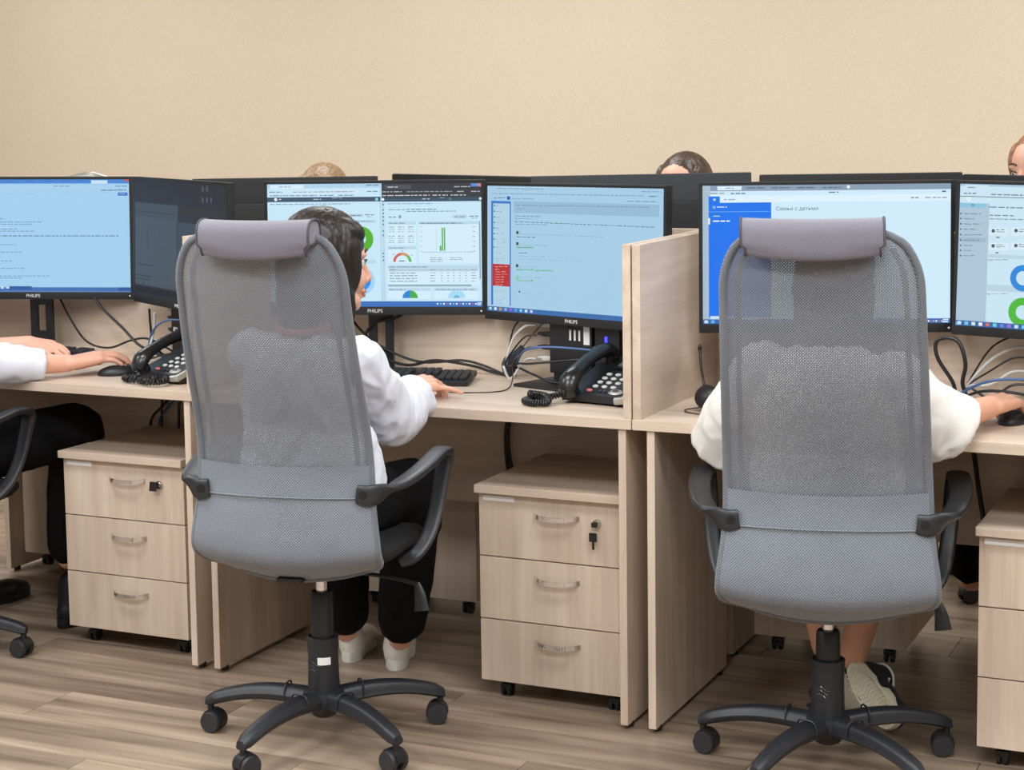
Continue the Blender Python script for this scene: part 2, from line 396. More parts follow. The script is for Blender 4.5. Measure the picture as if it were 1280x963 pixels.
# ------------------------------------------------------------------ pedestals
def make_pedestal(loc, w, label, keymode='', group='drawer pedestals'):
    t = thing('drawer_pedestal', label, 'drawer unit', loc, 0, group)
    z0, z1 = .05, .528; d = .42; h = w/2
    mb = MB(); mb.bb((-h, .018, z0), (-h+.016, d-.0122, z1)); mb.bb((h-.016, .018, z0), (h, d-.0122, z1)); mb.bb((-h, d-.012, z0), (h, d, z1)); mb.bb((-h+.016, .02, z0), (h-.016, d-.012, z0+.016))
    mb.build('body', wood_z, t, smooth=False)
    mb = MB(); mb.bb((-h-.004, -.018, z1+.002), (h+.004, d+.004, z1+.022), .0015); mb.build('top_board', wood_x, t, smooth=False)
    hh = (z1-z0)/3
    for k in range(3):
        za = z0+k*hh+.0015; zb = z0+(k+1)*hh-.0015
        mb = MB(); mb.bb((-h+.001, 0, za), (h-.001, .016, zb), .0012); dr = mb.build('drawer', wood_z, t, smooth=False)
        zc = zb-.045; mb = MB(); hc = .015
        pts = []
        n = 12
        rings = []
        for i in range(n+1):
            u = -1+2*i/n; x = hc+u*.06; y = -.022*(1-u**4)-.001; z = zc-.004*(1-u*u)+.002
            rings.append([(x, y-.002, z+.005), (x, y+.002, z+.005), (x, y+.002, z-.005), (x, y-.002, z-.005)])
        mb.loft(rings)
        for i in range(9): mb.box((hc-.028+i*.007, -.0255, zc-.002), (.0022, .002, .0095))
        mb.build('handle', chrome, dr, 'curved chrome pull')
        if k == 2 and keymode:
            kx = .122
            mb = MB(); mb.cyl((kx, 0, zc-.006), (kx, -.006, zc-.006), .0105, 20); mb.cyl((kx, -.006, zc-.006), (kx, -.009, zc-.006), .007, 16)
            mb.build('lock', steel, dr, 'round steel lock')
            mb = MB()
            if keymode == 'hang':
                mb.box((kx-.004, -.012, zc-.008), (.014, .003, .012)); mb.box((kx-.006, -.015, zc-.038), (.02, .006, .022), bev=.003); mb.box((kx-.006, -.014, zc-.058), (.006, .0018, .02))
            else:
                mb.box((kx-.010, -.016, zc-.009), (.02, .008, .026), rot=(0, .1, .3), bev=.004)
            mb.build('key', black_g, dr, 'black headed key')
    mb = MB(); mb.box((-h+.055, -.001, z1-.012), (.085, .001, .013)); mb.build('sticker', label_m, t, 'narrow white inventory sticker')
    for x in (-h+.05, h-.05):
        for y in (.05, d-.05):
            c = MB(); c.cyl((x, y, .05), (x, y, .036), .008, 10); c.cyl((x-.012, y, .0165), (x-.004, y, .0165), .0165, 18); c.cyl((x+.004, y, .0165), (x+.012, y, .0165), .0165, 18)
            c.box((x, y, .026), (.03, .026, .016), bev=.004); c.build('caster', black, t)
    return t
make_pedestal((-2.997, 3.92, 0), .402, 'three-drawer wooden pedestal under the left desk, short black key in its lock', 'in')
make_pedestal((-1.722, 3.925, 0), .392, 'three-drawer wooden pedestal under the middle desk, key hanging below the round lock', 'hang')
make_pedestal((-.495, 3.915, 0), .400, 'three-drawer wooden pedestal at the right edge of the picture, lock not visible', '')
for i, lab in enumerate(['back of the opposite pedestal seen behind the seated legs under the left desk', 'back of the opposite pedestal seen under the middle desk', 'back of the opposite pedestal seen under the right desk, behind the chair column']):
    p = make_pedestal((BX[i]+.30, 4.90, .025), .40, lab, '', 'pedestals of the opposite row'); p.rotation_euler.z = PI

# ------------------------------------------------------------------ monitors
MW, MH = .614, .3695
def quadmap(TL, TR, BR, BL):
    TL, TR, BR, BL = map(Vector, (TL, TR, BR, BL))
    def f(x, y):
        u = v = .5
        for _ in range(8):
            p = (TL*(1-u)+TR*u)*(1-v)+(BL*(1-u)+BR*u)*v
            du = (TR-TL)*(1-v)+(BR-BL)*v; dv = (BL-TL)*(1-u)+(BR-TR)*u
            e = Vector((x, y))-p; det = du.x*dv.y-du.y*dv.x
            u += (e.x*dv.y-e.y*dv.x)/det; v += (du.x*e.y-du.y*e.x)/det
        return min(1, max(0, u)), min(1, max(0, v))
    return f
class Screen:
    """flat picture shown on a monitor, drawn as thin coloured pieces in the screen's own plane"""
    W, H = MW-.018, MH-.031; lift = .00025
    def __init__(s, mp): s.mb = MB(); s.mp = mp; s.n = 0
    def P(s, u, v, lay): return ((u-.5)*s.W, -.0035-lay*s.lift, .0225+(1-v)*s.H)
    def r(s, x0, y0, x1, y1, c, lay=1):
        u0, v0 = s.mp(x0, y0); u1, v1 = s.mp(x1, y1)
        s.mb.m(emit(c)); s.mb.quad([s.P(u0, v1, lay), s.P(u1, v1, lay), s.P(u1, v0, lay), s.P(u0, v0, lay)]); return s
    def ring(s, cx, cy, r0_, r1_, c, a0=0, a1=360, lay=2):
        u, v = s.mp(cx, cy); u2, v2 = s.mp(cx, cy+r1_); R1 = abs(v2-v)*s.H; R0 = R1*r0_/r1_; s.mb.m(emit(c))
        C = s.P(u, v, lay); n = max(6, int(abs(a1-a0)/12))
        for k in range(n):
            a = R(a0+(a1-a0)*k/n); b = R(a0+(a1-a0)*(k+1)/n)
            q = [(C[0]+R0*math.cos(a), C[1], C[2]+R0*math.sin(a)), (C[0]+R1*math.cos(a), C[1], C[2]+R1*math.sin(a)), (C[0]+R1*math.cos(b), C[1], C[2]+R1*math.sin(b)), (C[0]+R0*math.cos(b), C[1], C[2]+R0*math.sin(b))]
            if R0 < 1e-6: q = q[1:]
            s.mb.quad(q)
    def words(s, x0, y, x1, c, h=5, lay=3, skew=0):
        x = x0; rnd = random.Random(int(x0*13+y*7))
        while x < x1:
            w_ = min(rnd.uniform(10, 34), x1-x); yy = y+skew*(x-x0); s.r(x, yy, x+w_, yy+h+skew*w_*0, c, lay); x += w_+rnd.uniform(4, 7)
    def text(s, txt, x, y, hpx, c, lay=3):
        u, v = s.mp(x, y); u2, v2 = s.mp(x, y+hpx); size = abs(v2-v)*s.H*1.35
        me = text_mesh(txt, size, 0); C = s.P(u, v, lay); s.mb.m(emit(c)); n0 = len(s.mb.bm.verts)
        s.mb.bm.verts.ensure_lookup_table(); nf = len(s.mb.bm.faces); s.mb.bm.from_mesh(me); s.mb.bm.verts.ensure_lookup_table(); s.mb.bm.faces.ensure_lookup_table()
        for v_ in s.mb.bm.verts[n0:]: v_.co = Vector((C[0]+v_.co.x, C[1], C[2]-size*.7+v_.co.y))
        for f in s.mb.bm.faces[nf:]: f.material_index = s.mb.cur
PHIL = text_mesh('PHILIPS', .0135)
for v in PHIL.vertices: v.co = Vector((v.co.x, v.co.z, v.co.y))
PHIL.materials.append(mat('logo_print', (214, 214, 212), .4))
def make_monitor(x, y, z, rot, label, draw, base=(18, 22, 26), stand='slot', roll=0, group='monitors facing the near desks'):
    """z is the height of the panel's lower edge"""
    t = thing('computer_monitor', label, 'monitor', (x, y, ZT), R(rot), group); dz = z-ZT
    mb = MB(); mb.bb((-MW/2, -.002, 0), (MW/2, .022, MH), .003); mb.bb((-MW/2+.06, .02, .05), (MW/2-.06, .045, MH-.06), .012)
    ho = mb.build('housing', bez, t); ho.location = (0, 0, dz); ho.rotation_euler = (R(-1.5), R(-roll), 0)
    mb = MB(); f_ = -.004
    mb.bb((-MW/2, f_, 0), (MW/2, -.002, .0225), .0008); mb.bb((-MW/2, f_, MH-.0085), (MW/2, -.002, MH), .0008)
    mb.bb((-MW/2, f_, .0225), (-MW/2+.009, -.002, MH-.0085)); mb.bb((MW/2-.009, f_, .0225), (MW/2, -.002, MH-.0085))
    b_ = mb.build('bezel', bez, ho)
    lo = link('logo', PHIL, ho, 'small pale maker name on lower bezel'); lo.location = (-.0, f_-.0006, .0065)
    mb = MB(); mb.box((MW/2-.012, f_-.0004, .011), (.004, .001, .004)); mb.build('power_light', mat('power_led', (235, 240, 240), .3), ho)
    mb = MB()
    for k in range(4): mb.box((MW/2-.05-.022*k, f_-.0003, .003), (.012, .0008, .002))
    mb.build('buttons', black, ho)
    W, H = Screen.W, Screen.H
    mb = MB(); mb.bb((-W/2, -.0035, .0225), (W/2, -.002, .0225+H)); sc_ = mb.build('screen', emit(base), ho, smooth=False)
    if draw:
        s = draw(); g = s.mb.mesh('screen_picture', False); link('screen_picture', g, ho)
    # stand: flat slotted column on a rectangular foot
    fy = .075
    mb = MB()
    if stand == 'slot':
        hw, sw = .034, .013
        for a, b in (((-hw, 0), (-sw, dz+.12)), ((sw, 0), (hw, dz+.12)), ((-sw, 0), (sw, dz-.105)), ((-sw, dz-.03), (sw, dz+.12))):
            mb.bb((a[0], fy-.008, a[1]+.006), (b[0], fy+.012, b[1]), 0)
    else: mb.bb((-.04, fy-.01, .006), (.04, fy+.014, dz+.12), .003)
    mb.bb((-.05, .03, dz+.1), (.05, fy+.005, dz+.2), .004)
    st = mb.build('stand_column', black, t)
    mb = MB(); mb.bb((-.12, -.10, 0), (.12, .09, .008), .003); mb.build('stand_foot', black, t)
    return t
TB = (60, 110, 180)
def task(s, x0, y0, x1, y1, n, skew=0, c=TB, step=28):
    s.r(x0, y0, x1, y1, c)
    cols = [(220, 232, 245), (110, 190, 235), (210, 220, 225), (150, 190, 90), (160, 130, 220), (120, 220, 230), (90, 120, 220), (230, 150, 120)]
    for k in range(n): s.r(x0+6+k*step, y0+5+skew*k*step, x0+6+k*step+13, y0+17+skew*k*step, cols[k % 8], 2)
LT = (168, 208, 238)
def scr1():
    s = Screen(quadmap((-358+0, 168), (655, 180), (662, 758), (-330, 742)))
    s.r(-400, 160, 700, 900, (162, 206, 237), 0.5)
    s.r(-360, 165, 658, 201, (72, 134, 210)); s.r(460, 182, 545, 200, (196, 226, 244), 2); s.r(630, 180, 656, 190, (190, 90, 80), 3)
    for x in (-250, -100, 20, 120, 230, 300, 385): s.words(x, 182, x+50, (54, 108, 180), 4)
    s.r(-360, 201, 658, 222, (172, 208, 232)); s.words(265, 208, 350, (110, 140, 170), 4); s.words(585, 212, 645, (110, 140, 170), 5)
    s.words(512, 232, 640, (60, 80, 110), 4); s.r(598, 246, 648, 263, (58, 112, 196), 2); s.words(606, 252, 640, (180, 205, 235), 3)
    for cx in (-50, 60, 148, 342, 535): s.ring(cx, 262, 18, 21, (148, 192, 222), 20, 160)
    for y, x1 in ((372, 15), (389, 205), (400, 158), (425, 80), (436, 170), (505, 75), (543, 105), (588, 62), (627, 118), (666, 255), (676, 105)): s.words(-250, y-4, x1, (96, 126, 156), 3, skew=.012)
    s.words(-250, 455, 600, (70, 92, 116), 4, skew=.014)
    s.r(-360, 718, 662, 757, (66, 112, 178)); s.r(30, 719, 158, 738, (50, 92, 160), 2); s.r(600, 733, 660, 752, (48, 88, 150), 2)
    for x in (-200, -170, -140, 0, 28): s.r(x, 720, x+16, 732, (196, 214, 232), 3)
    return s
def scr2():
    s = Screen(quadmap((680, 166), (1137, 202), (1142, 850), (680, 752)))
    s.r(600, 100, 1300, 1000, (42, 43, 52), .5)
    s.r(684, 280, 912, 745, (62, 74, 86)); s.r(684, 326, 912, 350, (40, 44, 52), 2); s.r(690, 352, 905, 740, (68, 80, 92), 2)
    s.r(915, 310, 1137, 372, (46, 46, 50)); s.r(786, 372, 1137, 740, (56, 70, 84)); s.r(684, 738, 1140, 800, (30, 32, 40), 3)
    for k, y in enumerate((400, 440, 520, 600, 628)): s.words(740 if k < 2 else 800, y, 880, (50, 62, 76), 4, skew=.12)
    s.r(750, 420, 756, 530, (58, 72, 88), 3); s.r(700, 600, 780, 608, (48, 58, 70), 3); s.r(690, 655, 770, 663, (50, 60, 72), 3); s.r(690, 672, 760, 680, (50, 60, 72), 3)
    s.ring(706, 545, 8, 12, (56, 70, 84), 0, 180, 3); s.ring(850, 680, 12, 18, (54, 68, 84), 0, 180, 3); s.ring(732, 712, 14, 24, (56, 68, 82), 0, 180, 3)
    for x in (1030, 1050): s.r(x, 206, x+8, 232, (84, 82, 100), 3)
    for x in (1030, 1050, 1070): s.r(x, 262, x+8, 290, (84, 82, 100), 3)
    return s
def scr3():
    s = Screen(quadmap((50, 190), (1146, 190), (1146, 822), (66, 822)))
    B = (196, 228, 246); G = (120, 146, 168); s.r(0, 180, 1200, 900, (198, 230, 247), .5)
    s.r(50, 190, 636, 212, (176, 210, 236)); s.r(66, 194, 240, 212, (214, 236, 249), 2); s.words(112, 202, 172, G, 4); s.words(560, 196, 625, (90, 100, 110), 4)
    s.words(60, 228, 130, G, 5); s.r(175, 222, 520, 240, (212, 232, 244), 2); s.words(185, 229, 500, G, 4); s.words(565, 228, 620, G, 5)
    for x in (65, 145, 232, 323, 418): s.words(x, 247, x+78, G, 5)
    s.r(50, 258, 636, 282, (62, 84, 104)); s.ring(96, 269, 0, 8, (240, 246, 250), lay=3); s.ring(616, 271, 0, 8, (130, 210, 230), lay=3); s.words(290, 267, 332, (190, 205, 215), 4); s.words(385, 262, 440, (150, 170, 180), 3); s.words(112, 266, 124, (230, 235, 240), 4)
    s.words(66, 291, 480, (140, 176, 200), 5); s.r(66, 380, 605, 386, (170, 200, 222), 2)
    s.r(474, 346, 546, 360, (184, 204, 218), 2); s.words(482, 351, 538, (100, 120, 140), 4); s.words(555, 348, 602, (100, 120, 140), 4); s.words(566, 358, 596, (110, 130, 150), 3)
    s.ring(534, 475, 27, 66, (84, 178, 36)); s.ring(538, 690, 0, 70, (160, 212, 244), lay=1.5); s.ring(538, 690, 25, 48, (40, 140, 228)); s.ring(538, 690, 0, 25, (206, 232, 247), lay=2.2)
    s.words(520, 562, 552, G, 3); s.r(470, 580, 610, 600, (184, 214, 234), 1.2); s.words(478, 588, 550, G, 3); s.r(470, 376, 610, 392, (184, 214, 234), 1.2); s.words(478, 382, 580, G, 3)
    s.r(634, 190, 640, 795, (60, 110, 180), 3)
    s.r(640, 186, 1146, 262, (56, 58, 64)); s.r(655, 198, 792, 220, (78, 80, 88), 2); s.words(672, 207, 724, (190, 196, 204), 5); s.r(1095, 194, 1146, 210, (86, 140, 220), 2); s.r(1128, 194, 1146, 210, (200, 130, 140), 3)
    s.words(1010, 208, 1092, (190, 196, 204), 4); s.words(645, 231, 745, (170, 176, 184), 5); s.words(770, 232, 1000, (150, 156, 164), 4); s.words(1025, 232, 1062, (170, 176, 184), 5); s.words(1096, 232, 1140, (170, 176, 184), 5)
    for x in (645, 725, 808, 900, 992): s.words(x, 250, x+78, (190, 196, 204), 5)
    s.r(640, 262, 1146, 284, (58, 80, 98)); s.ring(648, 272, 0, 7, (240, 246, 250), lay=3); s.words(848, 269, 886, (190, 205, 215), 4); s.words(936, 265, 960, (150, 170, 180), 3); s.ring(1142, 272, 0, 7, (220, 232, 240), lay=3); s.ring(990, 272, 3, 6, (90, 150, 130), lay=3)
    s.r(640, 284, 660, 795, (184, 214, 234), 1.2)
    for y in (295, 322, 340, 358, 377, 396, 430, 452, 545, 562, 580): s.r(645, y, 653, y+7, (90, 116, 140), 2)
    s.words(672, 293, 900, (140, 176, 200), 4)
    s.words(676, 323, 760, G, 4); s.words(768, 321, 925, G, 5); s.words(768, 332, 1018, G, 4); s.words(676, 360, 715, G, 5); s.r(728, 354, 740, 368, G, 3)
    s.r(1003, 354, 1072, 371, (186, 206, 220), 2); s.words(1012, 361, 1064, G, 4); s.words(1086, 358, 1130, G, 5); s.words(1096, 368, 1126, G, 3)
    W_ = (210, 236, 249); Hd = (186, 214, 232)
    for (a, b, c, d) in ((672, 386, 816, 506), (828, 386, 1130, 600), (672, 513, 816, 600), (672, 610, 1130, 712), (672, 726, 888, 782), (906, 726, 1124, 782)):
        s.r(a, b, c, d, W_, 1.3); s.r(a, b, c, b+15, Hd, 1.6); s.words(a+6, b+6, min(a+90, c-4) if c < 900 else (a+200), G, 4)
    for x in (676, 724, 775):
        for y in (412, 424, 436, 458, 470, 482, 492): s.words(x, y, x+30, (130, 156, 178) if y not in (412, 458) else (90, 110, 130), 3)
    s.words(838, 394, 1056, G, 4)
    for k in range(6):
        s.words(838, 412+k*25, 848, G, 2); s.words(1102, 412+k*25, 1114, G, 3)
    s.words(848, 541, 1110, (150, 180, 200), 3); s.r(918, 420, 920, 538, (160, 190, 205), 2)
    s.r(945, 418, 952, 536, (66, 172, 44), 2); s.r(956, 418, 963, 536, (66, 172, 44), 2); s.r(935, 510, 943, 536, (66, 172, 44), 2)
    for x, y in ((886, 570), (986, 570), (886, 580), (986, 580), (886, 589)): s.words(x, y, x+64, G, 3)
    s.ring(745, 592, 34, 48, (206, 104, 96), 100, 180); s.ring(745, 592, 34, 48, (212, 150, 92), 50, 100); s.ring(745, 592, 34, 48, (96, 184, 80), 0, 50); s.words(728, 585, 764, (110, 120, 130), 5)
    s.words(738, 535, 752, G, 3); s.words(694, 552, 706, G, 3); s.words(788, 556, 800, G, 3)
    s.r(676, 626, 1126, 641, (184, 206, 222), 2)
    for y in (631, 647, 661, 675, 689):
        s.words(680, y, 820 if y != 631 else 710, G, 4)
        for x in (886, 940, 972, 1000, 1030, 1062, 1092): s.words(x, y, x+(26 if x in (886, 1092) else 8), G, 3)
    s.r(672, 708, 1092, 718, (150, 172, 190), 2); s.r(1134, 386, 1140, 680, (140, 164, 184), 2)
    s.ring(784, 778, 0, 40, (72, 172, 72), 0, 90); s.ring(784, 778, 0, 40, (46, 132, 214), 90, 180)
    s.ring(1018, 778, 0, 52, (166, 218, 242), 0, 180); s.ring(1018, 778, 0, 16, (120, 180, 220), 0, 180, 3)
    s.r(50, 794, 1146, 822, (58, 112, 186), 4)
    for k in range(14): s.r(918+k*16, 803, 926+k*16, 811, [(220, 230, 245), (120, 190, 240), (240, 240, 240), (190, 90, 120)][k % 4], 5)
    s.r(1122, 800, 1142, 806, (220, 230, 245), 5); s.r(1120, 809, 1140, 814, (220, 230, 245), 5)
    return s
def scr4():
    s = Screen(quadmap((36, 190), (908, 230), (908, 916), (42, 818)))
    s.r(-10, 100, 1000, 1000, (165, 203, 228), .5); G = (112, 140, 164); k_ = .045
    s.r(36, 190, 908, 224, (156, 192, 222)); s.words(90, 204, 330, G, 4, skew=k_); s.words(60, 228, 820, (110, 130, 160), 4, skew=k_); s.words(806, 240, 900, G, 4, skew=k_)
    s.words(72, 250, 132, G, 6); s.r(141, 246, 158, 264, (36, 90, 180), 3); s.words(166, 257, 280, G, 4, skew=k_); s.words(740, 287, 880, (70, 90, 110), 4, skew=k_); s.words(842, 265, 880, (60, 80, 100), 5)
    s.r(57, 266, 166, 800, (56, 120, 200), 1.5); s.r(68, 279, 160, 800, (176, 208, 228), 2)
    for y in (291, 319, 347, 375, 403, 431, 459, 499): s.r(72, y-3, 79, y+3, (40, 66, 110), 3)
    for y, x1 in ((291, 100), (320, 112), (348, 104), (376, 122), (404, 104), (432, 122), (462, 134), (475, 140), (500, 120), (528, 110), (556, 134), (568, 128), (714, 142), (724, 120), (758, 144), (768, 120), (782, 116)): s.words(84, y, x1, G, 3)
    s.r(66, 582, 160, 702, (186, 46, 48), 3)
    for y, x1 in ((597, 146), (610, 104), (623, 138), (636, 146), (649, 130), (662, 124), (675, 128), (688, 120)): s.words(84, y, x1, (232, 200, 200), 4, 4)
    s.r(176, 272, 888, 372, (150, 186, 212), 1.2); s.words(190, 290, 842, (120, 146, 168), 5, skew=k_); s.words(190, 308, 230, G, 4)
    s.words(184, 345, 320, G, 5, skew=k_); s.words(182, 358, 270, G, 4, skew=k_); s.words(182, 373, 868, (60, 78, 96), 4, skew=.07); s.words(186, 386, 350, G, 4, skew=k_)
    D = (50, 66, 84)
    for y in (430, 486, 597): s.r(192, y-8, 204, y+8, D, 3)
    s.r(192, 648, 205, 668, (120, 210, 150), 3)
    s.words(208, 436, 630, G, 3, skew=.068); s.words(194, 450, 290, D, 4, skew=.05)
    GR = (126, 206, 158)
    for (x0, y0, x1) in ((193, 500, 284), (193, 612, 284), (288, 620, 386), (193, 668, 284)): s.r(x0, y0, x1, y0+13, GR, 2); s.words(x0+3, y0+4, x1-4, (60, 120, 90), 4, 4)
    s.words(208, 492, 350, G, 3, skew=.05); s.words(205, 532, 250, D, 4); s.words(205, 548, 384, G, 3, skew=.06); s.words(205, 562, 530, G, 3, skew=.068); s.words(208, 600, 300, G, 3, skew=.05); s.words(208, 656, 368, G, 3, skew=.06)
    s.words(196, 708, 206, G, 3); s.words(218, 712, 308, G, 3, skew=.05); s.r(208, 724, 215, 734, D, 3); s.words(224, 736, 312, G, 3, skew=.05); s.words(212, 762, 256, G, 3, skew=.05)
    s.mb.m(emit((58, 108, 172)))
    u0, v0 = s.mp(42, 794); u1, v1 = s.mp(905, 884); s.mb.quad([s.P(0, 1, 4), s.P(1, 1, 4), s.P(1, .962, 4), s.P(0, .962, 4)])
    for k in range(9):
        c = [(170, 220, 240), (220, 232, 240), (200, 150, 90), (150, 170, 230), (150, 90, 220), (90, 160, 230), (120, 210, 230), (210, 225, 235), (200, 200, 240)][k]
        u = .012+k*.031; s.mb.m(emit(c)); s.mb.quad([s.P(u, .99, 5), s.P(u+.016, .99, 5), s.P(u+.016, .969, 5), s.P(u, .969, 5)])
    return s
def scr5():
    s = Screen(quadmap((55, 215), (1020, 210), (1012, 745), (48, 742)))
    s.r(0, 100, 1100, 900, (206, 234, 250), .5); G = (130, 150, 172); B = (26, 116, 236); BW = (190, 218, 250)
    s.r(55, 212, 1020, 232, (136, 156, 178)); s.r(113, 218, 208, 232, (218, 238, 250), 2); s.words(145, 223, 178, G, 3)
    for x in (228, 325, 425, 525): s.words(x, 222, x+70, (90, 110, 135), 4)
    s.ring(624, 222, 0, 6, (240, 248, 252), lay=3); s.r(50, 212, 78, 742, (168, 190, 208), 1.5)
    s.words(165, 242, 222, G, 6); s.words(84, 242, 140, G, 4); s.words(548, 240, 586, (100, 120, 140), 4); s.words(985, 238, 1000, (80, 100, 120), 5)
    s.r(120, 254, 1018, 276, (222, 240, 252), 1.8); s.words(138, 266, 182, (150, 170, 190), 4); s.words(866, 262, 895, G, 5); s.words(920, 262, 1004, G, 4)
    s.r(78, 256, 122, 284, B, 2); s.r(78, 280, 317, 718, B, 2); s.r(96, 264, 106, 272, BW, 3); s.ring(99, 297, 3, 5, BW, lay=3); s.words(110, 294, 150, BW, 4)
    s.r(78, 313, 317, 315, (90, 160, 245), 3); s.words(95, 329, 122, BW, 3); s.words(94, 347, 160, (230, 242, 255), 5); s.r(76, 338, 82, 362, (240, 248, 255), 3)
    s.text('Семьи с детьми', 424, 296, 15, (84, 108, 134))
    s.r(78, 712, 180, 722, (200, 222, 240), 3)
    s.r(48, 724, 1016, 745, (56, 104, 172), 4)
    for k, c in enumerate(((200, 225, 250), (90, 180, 240))): s.r(54+k*26, 728, 68+k*26, 739, c, 5)
    for k in range(6): s.r(926+k*10, 733, 932+k*10, 740, [(220, 232, 245), (210, 90, 90), (120, 190, 240)][k % 3], 5)
    s.r(984, 729, 1006, 734, (220, 232, 245), 5); s.r(982, 737, 1004, 742, (220, 232, 245), 5)
    return s
def scr6():
    s = Screen(quadmap((1036, 200), (2020, 215), (2005, 850), (1022, 738)))
    s.r(900, 100, 2200, 1100, (200, 228, 242), .5); G = (110, 134, 156)
    s.r(1036, 200, 2020, 224, (166, 196, 220)); s.r(1056, 204, 1150, 222, (206, 228, 242), 2); s.words(1066, 212, 1104, G, 4)
    s.words(1050, 234, 1100, G, 5); s.words(1160, 238, 1500, G, 5, skew=.02)
    s.r(1034, 246, 2020, 272, (52, 70, 86), 2); s.ring(1071, 258, 4, 8, (240, 246, 250), lay=3); s.words(1148, 260, 1160, (230, 236, 240), 5)
    s.r(1034, 272, 1142, 740, (172, 196, 214), 1.4); s.r(1034, 272, 1140, 292, (140, 196, 222), 2); s.ring(1087, 282, 3, 5, (60, 90, 110), lay=3)
    for k, y in enumerate((313, 332, 352, 372, 393, 414, 434, 453, 473)): s.r(1036, y-3, 1043, y+3, (86, 108, 130), 3); s.words(1052, y-1, 1052+[66, 40, 72, 50, 72, 64, 40, 34, 44][k], G, 4)
    s.r(1034, 402, 1140, 424, (158, 182, 202), 2)
    s.words(1152, 286, 1290, G, 5, skew=.03); s.words(1155, 318, 1250, (80, 100, 120), 4, skew=.03); s.words(1155, 332, 1400, G, 4, skew=.03)
    for y in (366, 424):
        for x in (1152, 1242): s.r(x, y, x+78, y+34, (214, 234, 244), 2); s.words(x+30, y+8, x+62, G, 4); s.words(x+30, y+16, x+62, G, 4); s.ring(x+18, y+14, 0, 7, (70, 90, 110), lay=3)
    s.words(1182, 402, 1195, G, 6); s.words(1180, 462, 1192, G, 6); s.r(1144, 482, 1700, 504, (184, 210, 226), 1.6); s.words(1150, 490, 1230, G, 4); s.r(1144, 610, 1700, 632, (184, 210, 226), 1.6); s.words(1146, 622, 1232, G, 4)
    s.ring(1290, 566, 28, 52, (44, 136, 218)); s.ring(1290, 700, 28, 58, (78, 184, 60), lay=2)
    s.r(1022, 724, 1034, 738, (100, 180, 240), 4)
    u0 = 0; s.mb.m(emit((58, 104, 166))); s.mb.quad([s.P(0, 1, 4), s.P(1, 1, 4), s.P(1, .962, 4), s.P(0, .962, 4)])
    for k in range(14):
        c = [(200, 230, 250), (120, 200, 230), (220, 230, 210), (236, 236, 240), (220, 110, 90), (110, 210, 220), (110, 130, 230), (160, 110, 220)][k % 8]
        u = .008+k*.029; s.mb.m(emit(c)); s.mb.quad([s.P(u, .992, 5), s.P(u+.015, .992, 5), s.P(u+.015, .969, 5), s.P(u, .969, 5)])
    return s
make_monitor(-3.572, 4.272, .924, 22, 'monitor at the far left with a pale blue page, cut by the picture edge', scr1, roll=-.6)
make_monitor(-2.975, 4.176, .921, -29.7, 'dim dark-screened monitor between the leftmost monitor and the first grey chair', scr2, stand='plain', roll=-.4)
make_monitor(-2.399, 4.282, .916, 17.5, 'monitor showing green and blue ring charts and a green bar graph', scr3)
make_monitor(-1.806, 4.268, .909, -17.3, 'monitor with a pale text page and a red block in its side menu', scr4, stand='plain', roll=.2)
make_monitor(-1.129, 4.255, .919, 20.2, 'monitor with a bright blue side menu behind the right chair headrest', scr5)
make_monitor(-.531, 4.260, .916, -9.3, 'monitor cut by the right picture edge, grey side menu and ring charts', scr6, stand='plain', roll=-.8)
# monitors of the opposite row, seen from behind
def make_back_monitor(x, y, ztop, rot, w_, label, light=False):
    t = thing('computer_monitor', label, 'monitor', (x, y, ZT), R(rot), 'monitors of the opposite row seen from behind')
    z1 = ztop-ZT; z0 = z1-.36
    mb = MB(); mb.bb((-w_/2, -.004, z0), (w_/2, .016, z1), .003); mb.build('housing', monback if light else monback_d, t)
    mb = MB(); mb.bb((-w_/2+.02, -.032, z0+.02), (w_/2-.02, -.003, z1-.075), .01); mb.build('rear_cover', monback_d, t)
    mb = MB(); mb.bb((-w_/2+.002, -.001, z1), (w_/2-.002, .012, z1+.0015)); mb.build('top_trim', dgrey, t)
    mb = MB(); mb.bb((-w_/2+.008, .0162, z0+.022), (w_/2-.008, .0172, z1-.01)); mb.build('screen', emit((150, 180, 200)), t, smooth=False)
    mb = MB(); mb.bb((-.035, -.06, .006), (.035, -.035, z0+.14), .002); mb.build('stand_column', black, t)
    mb = MB(); mb.bb((-.12, -.11, 0), (.12, .08, .008), .003); mb.build('stand_foot', black, t)
BM = [(-2.977, 4.76, 1.273, 29.2, .574, 'black back of a monitor beside the dim screen, just below the fair hair', False), (-2.347, 4.735, 1.282, -21, .640, 'thin black monitor back above the screen with the green bar graph', False),
      (-1.80, 4.775, 1.284, 33.2, .639, 'dark grey monitor back in front of the dark-haired forehead', True), (-1.186, 4.835, 1.285, 24.6, .552, 'thick black monitor back rising above the screen with the blue menu', False),
      (-.683, 4.725, 1.283, -28.4, .526, 'thin black monitor back at the right below the auburn-haired face', False)]
for a in BM: make_back_monitor(*a)

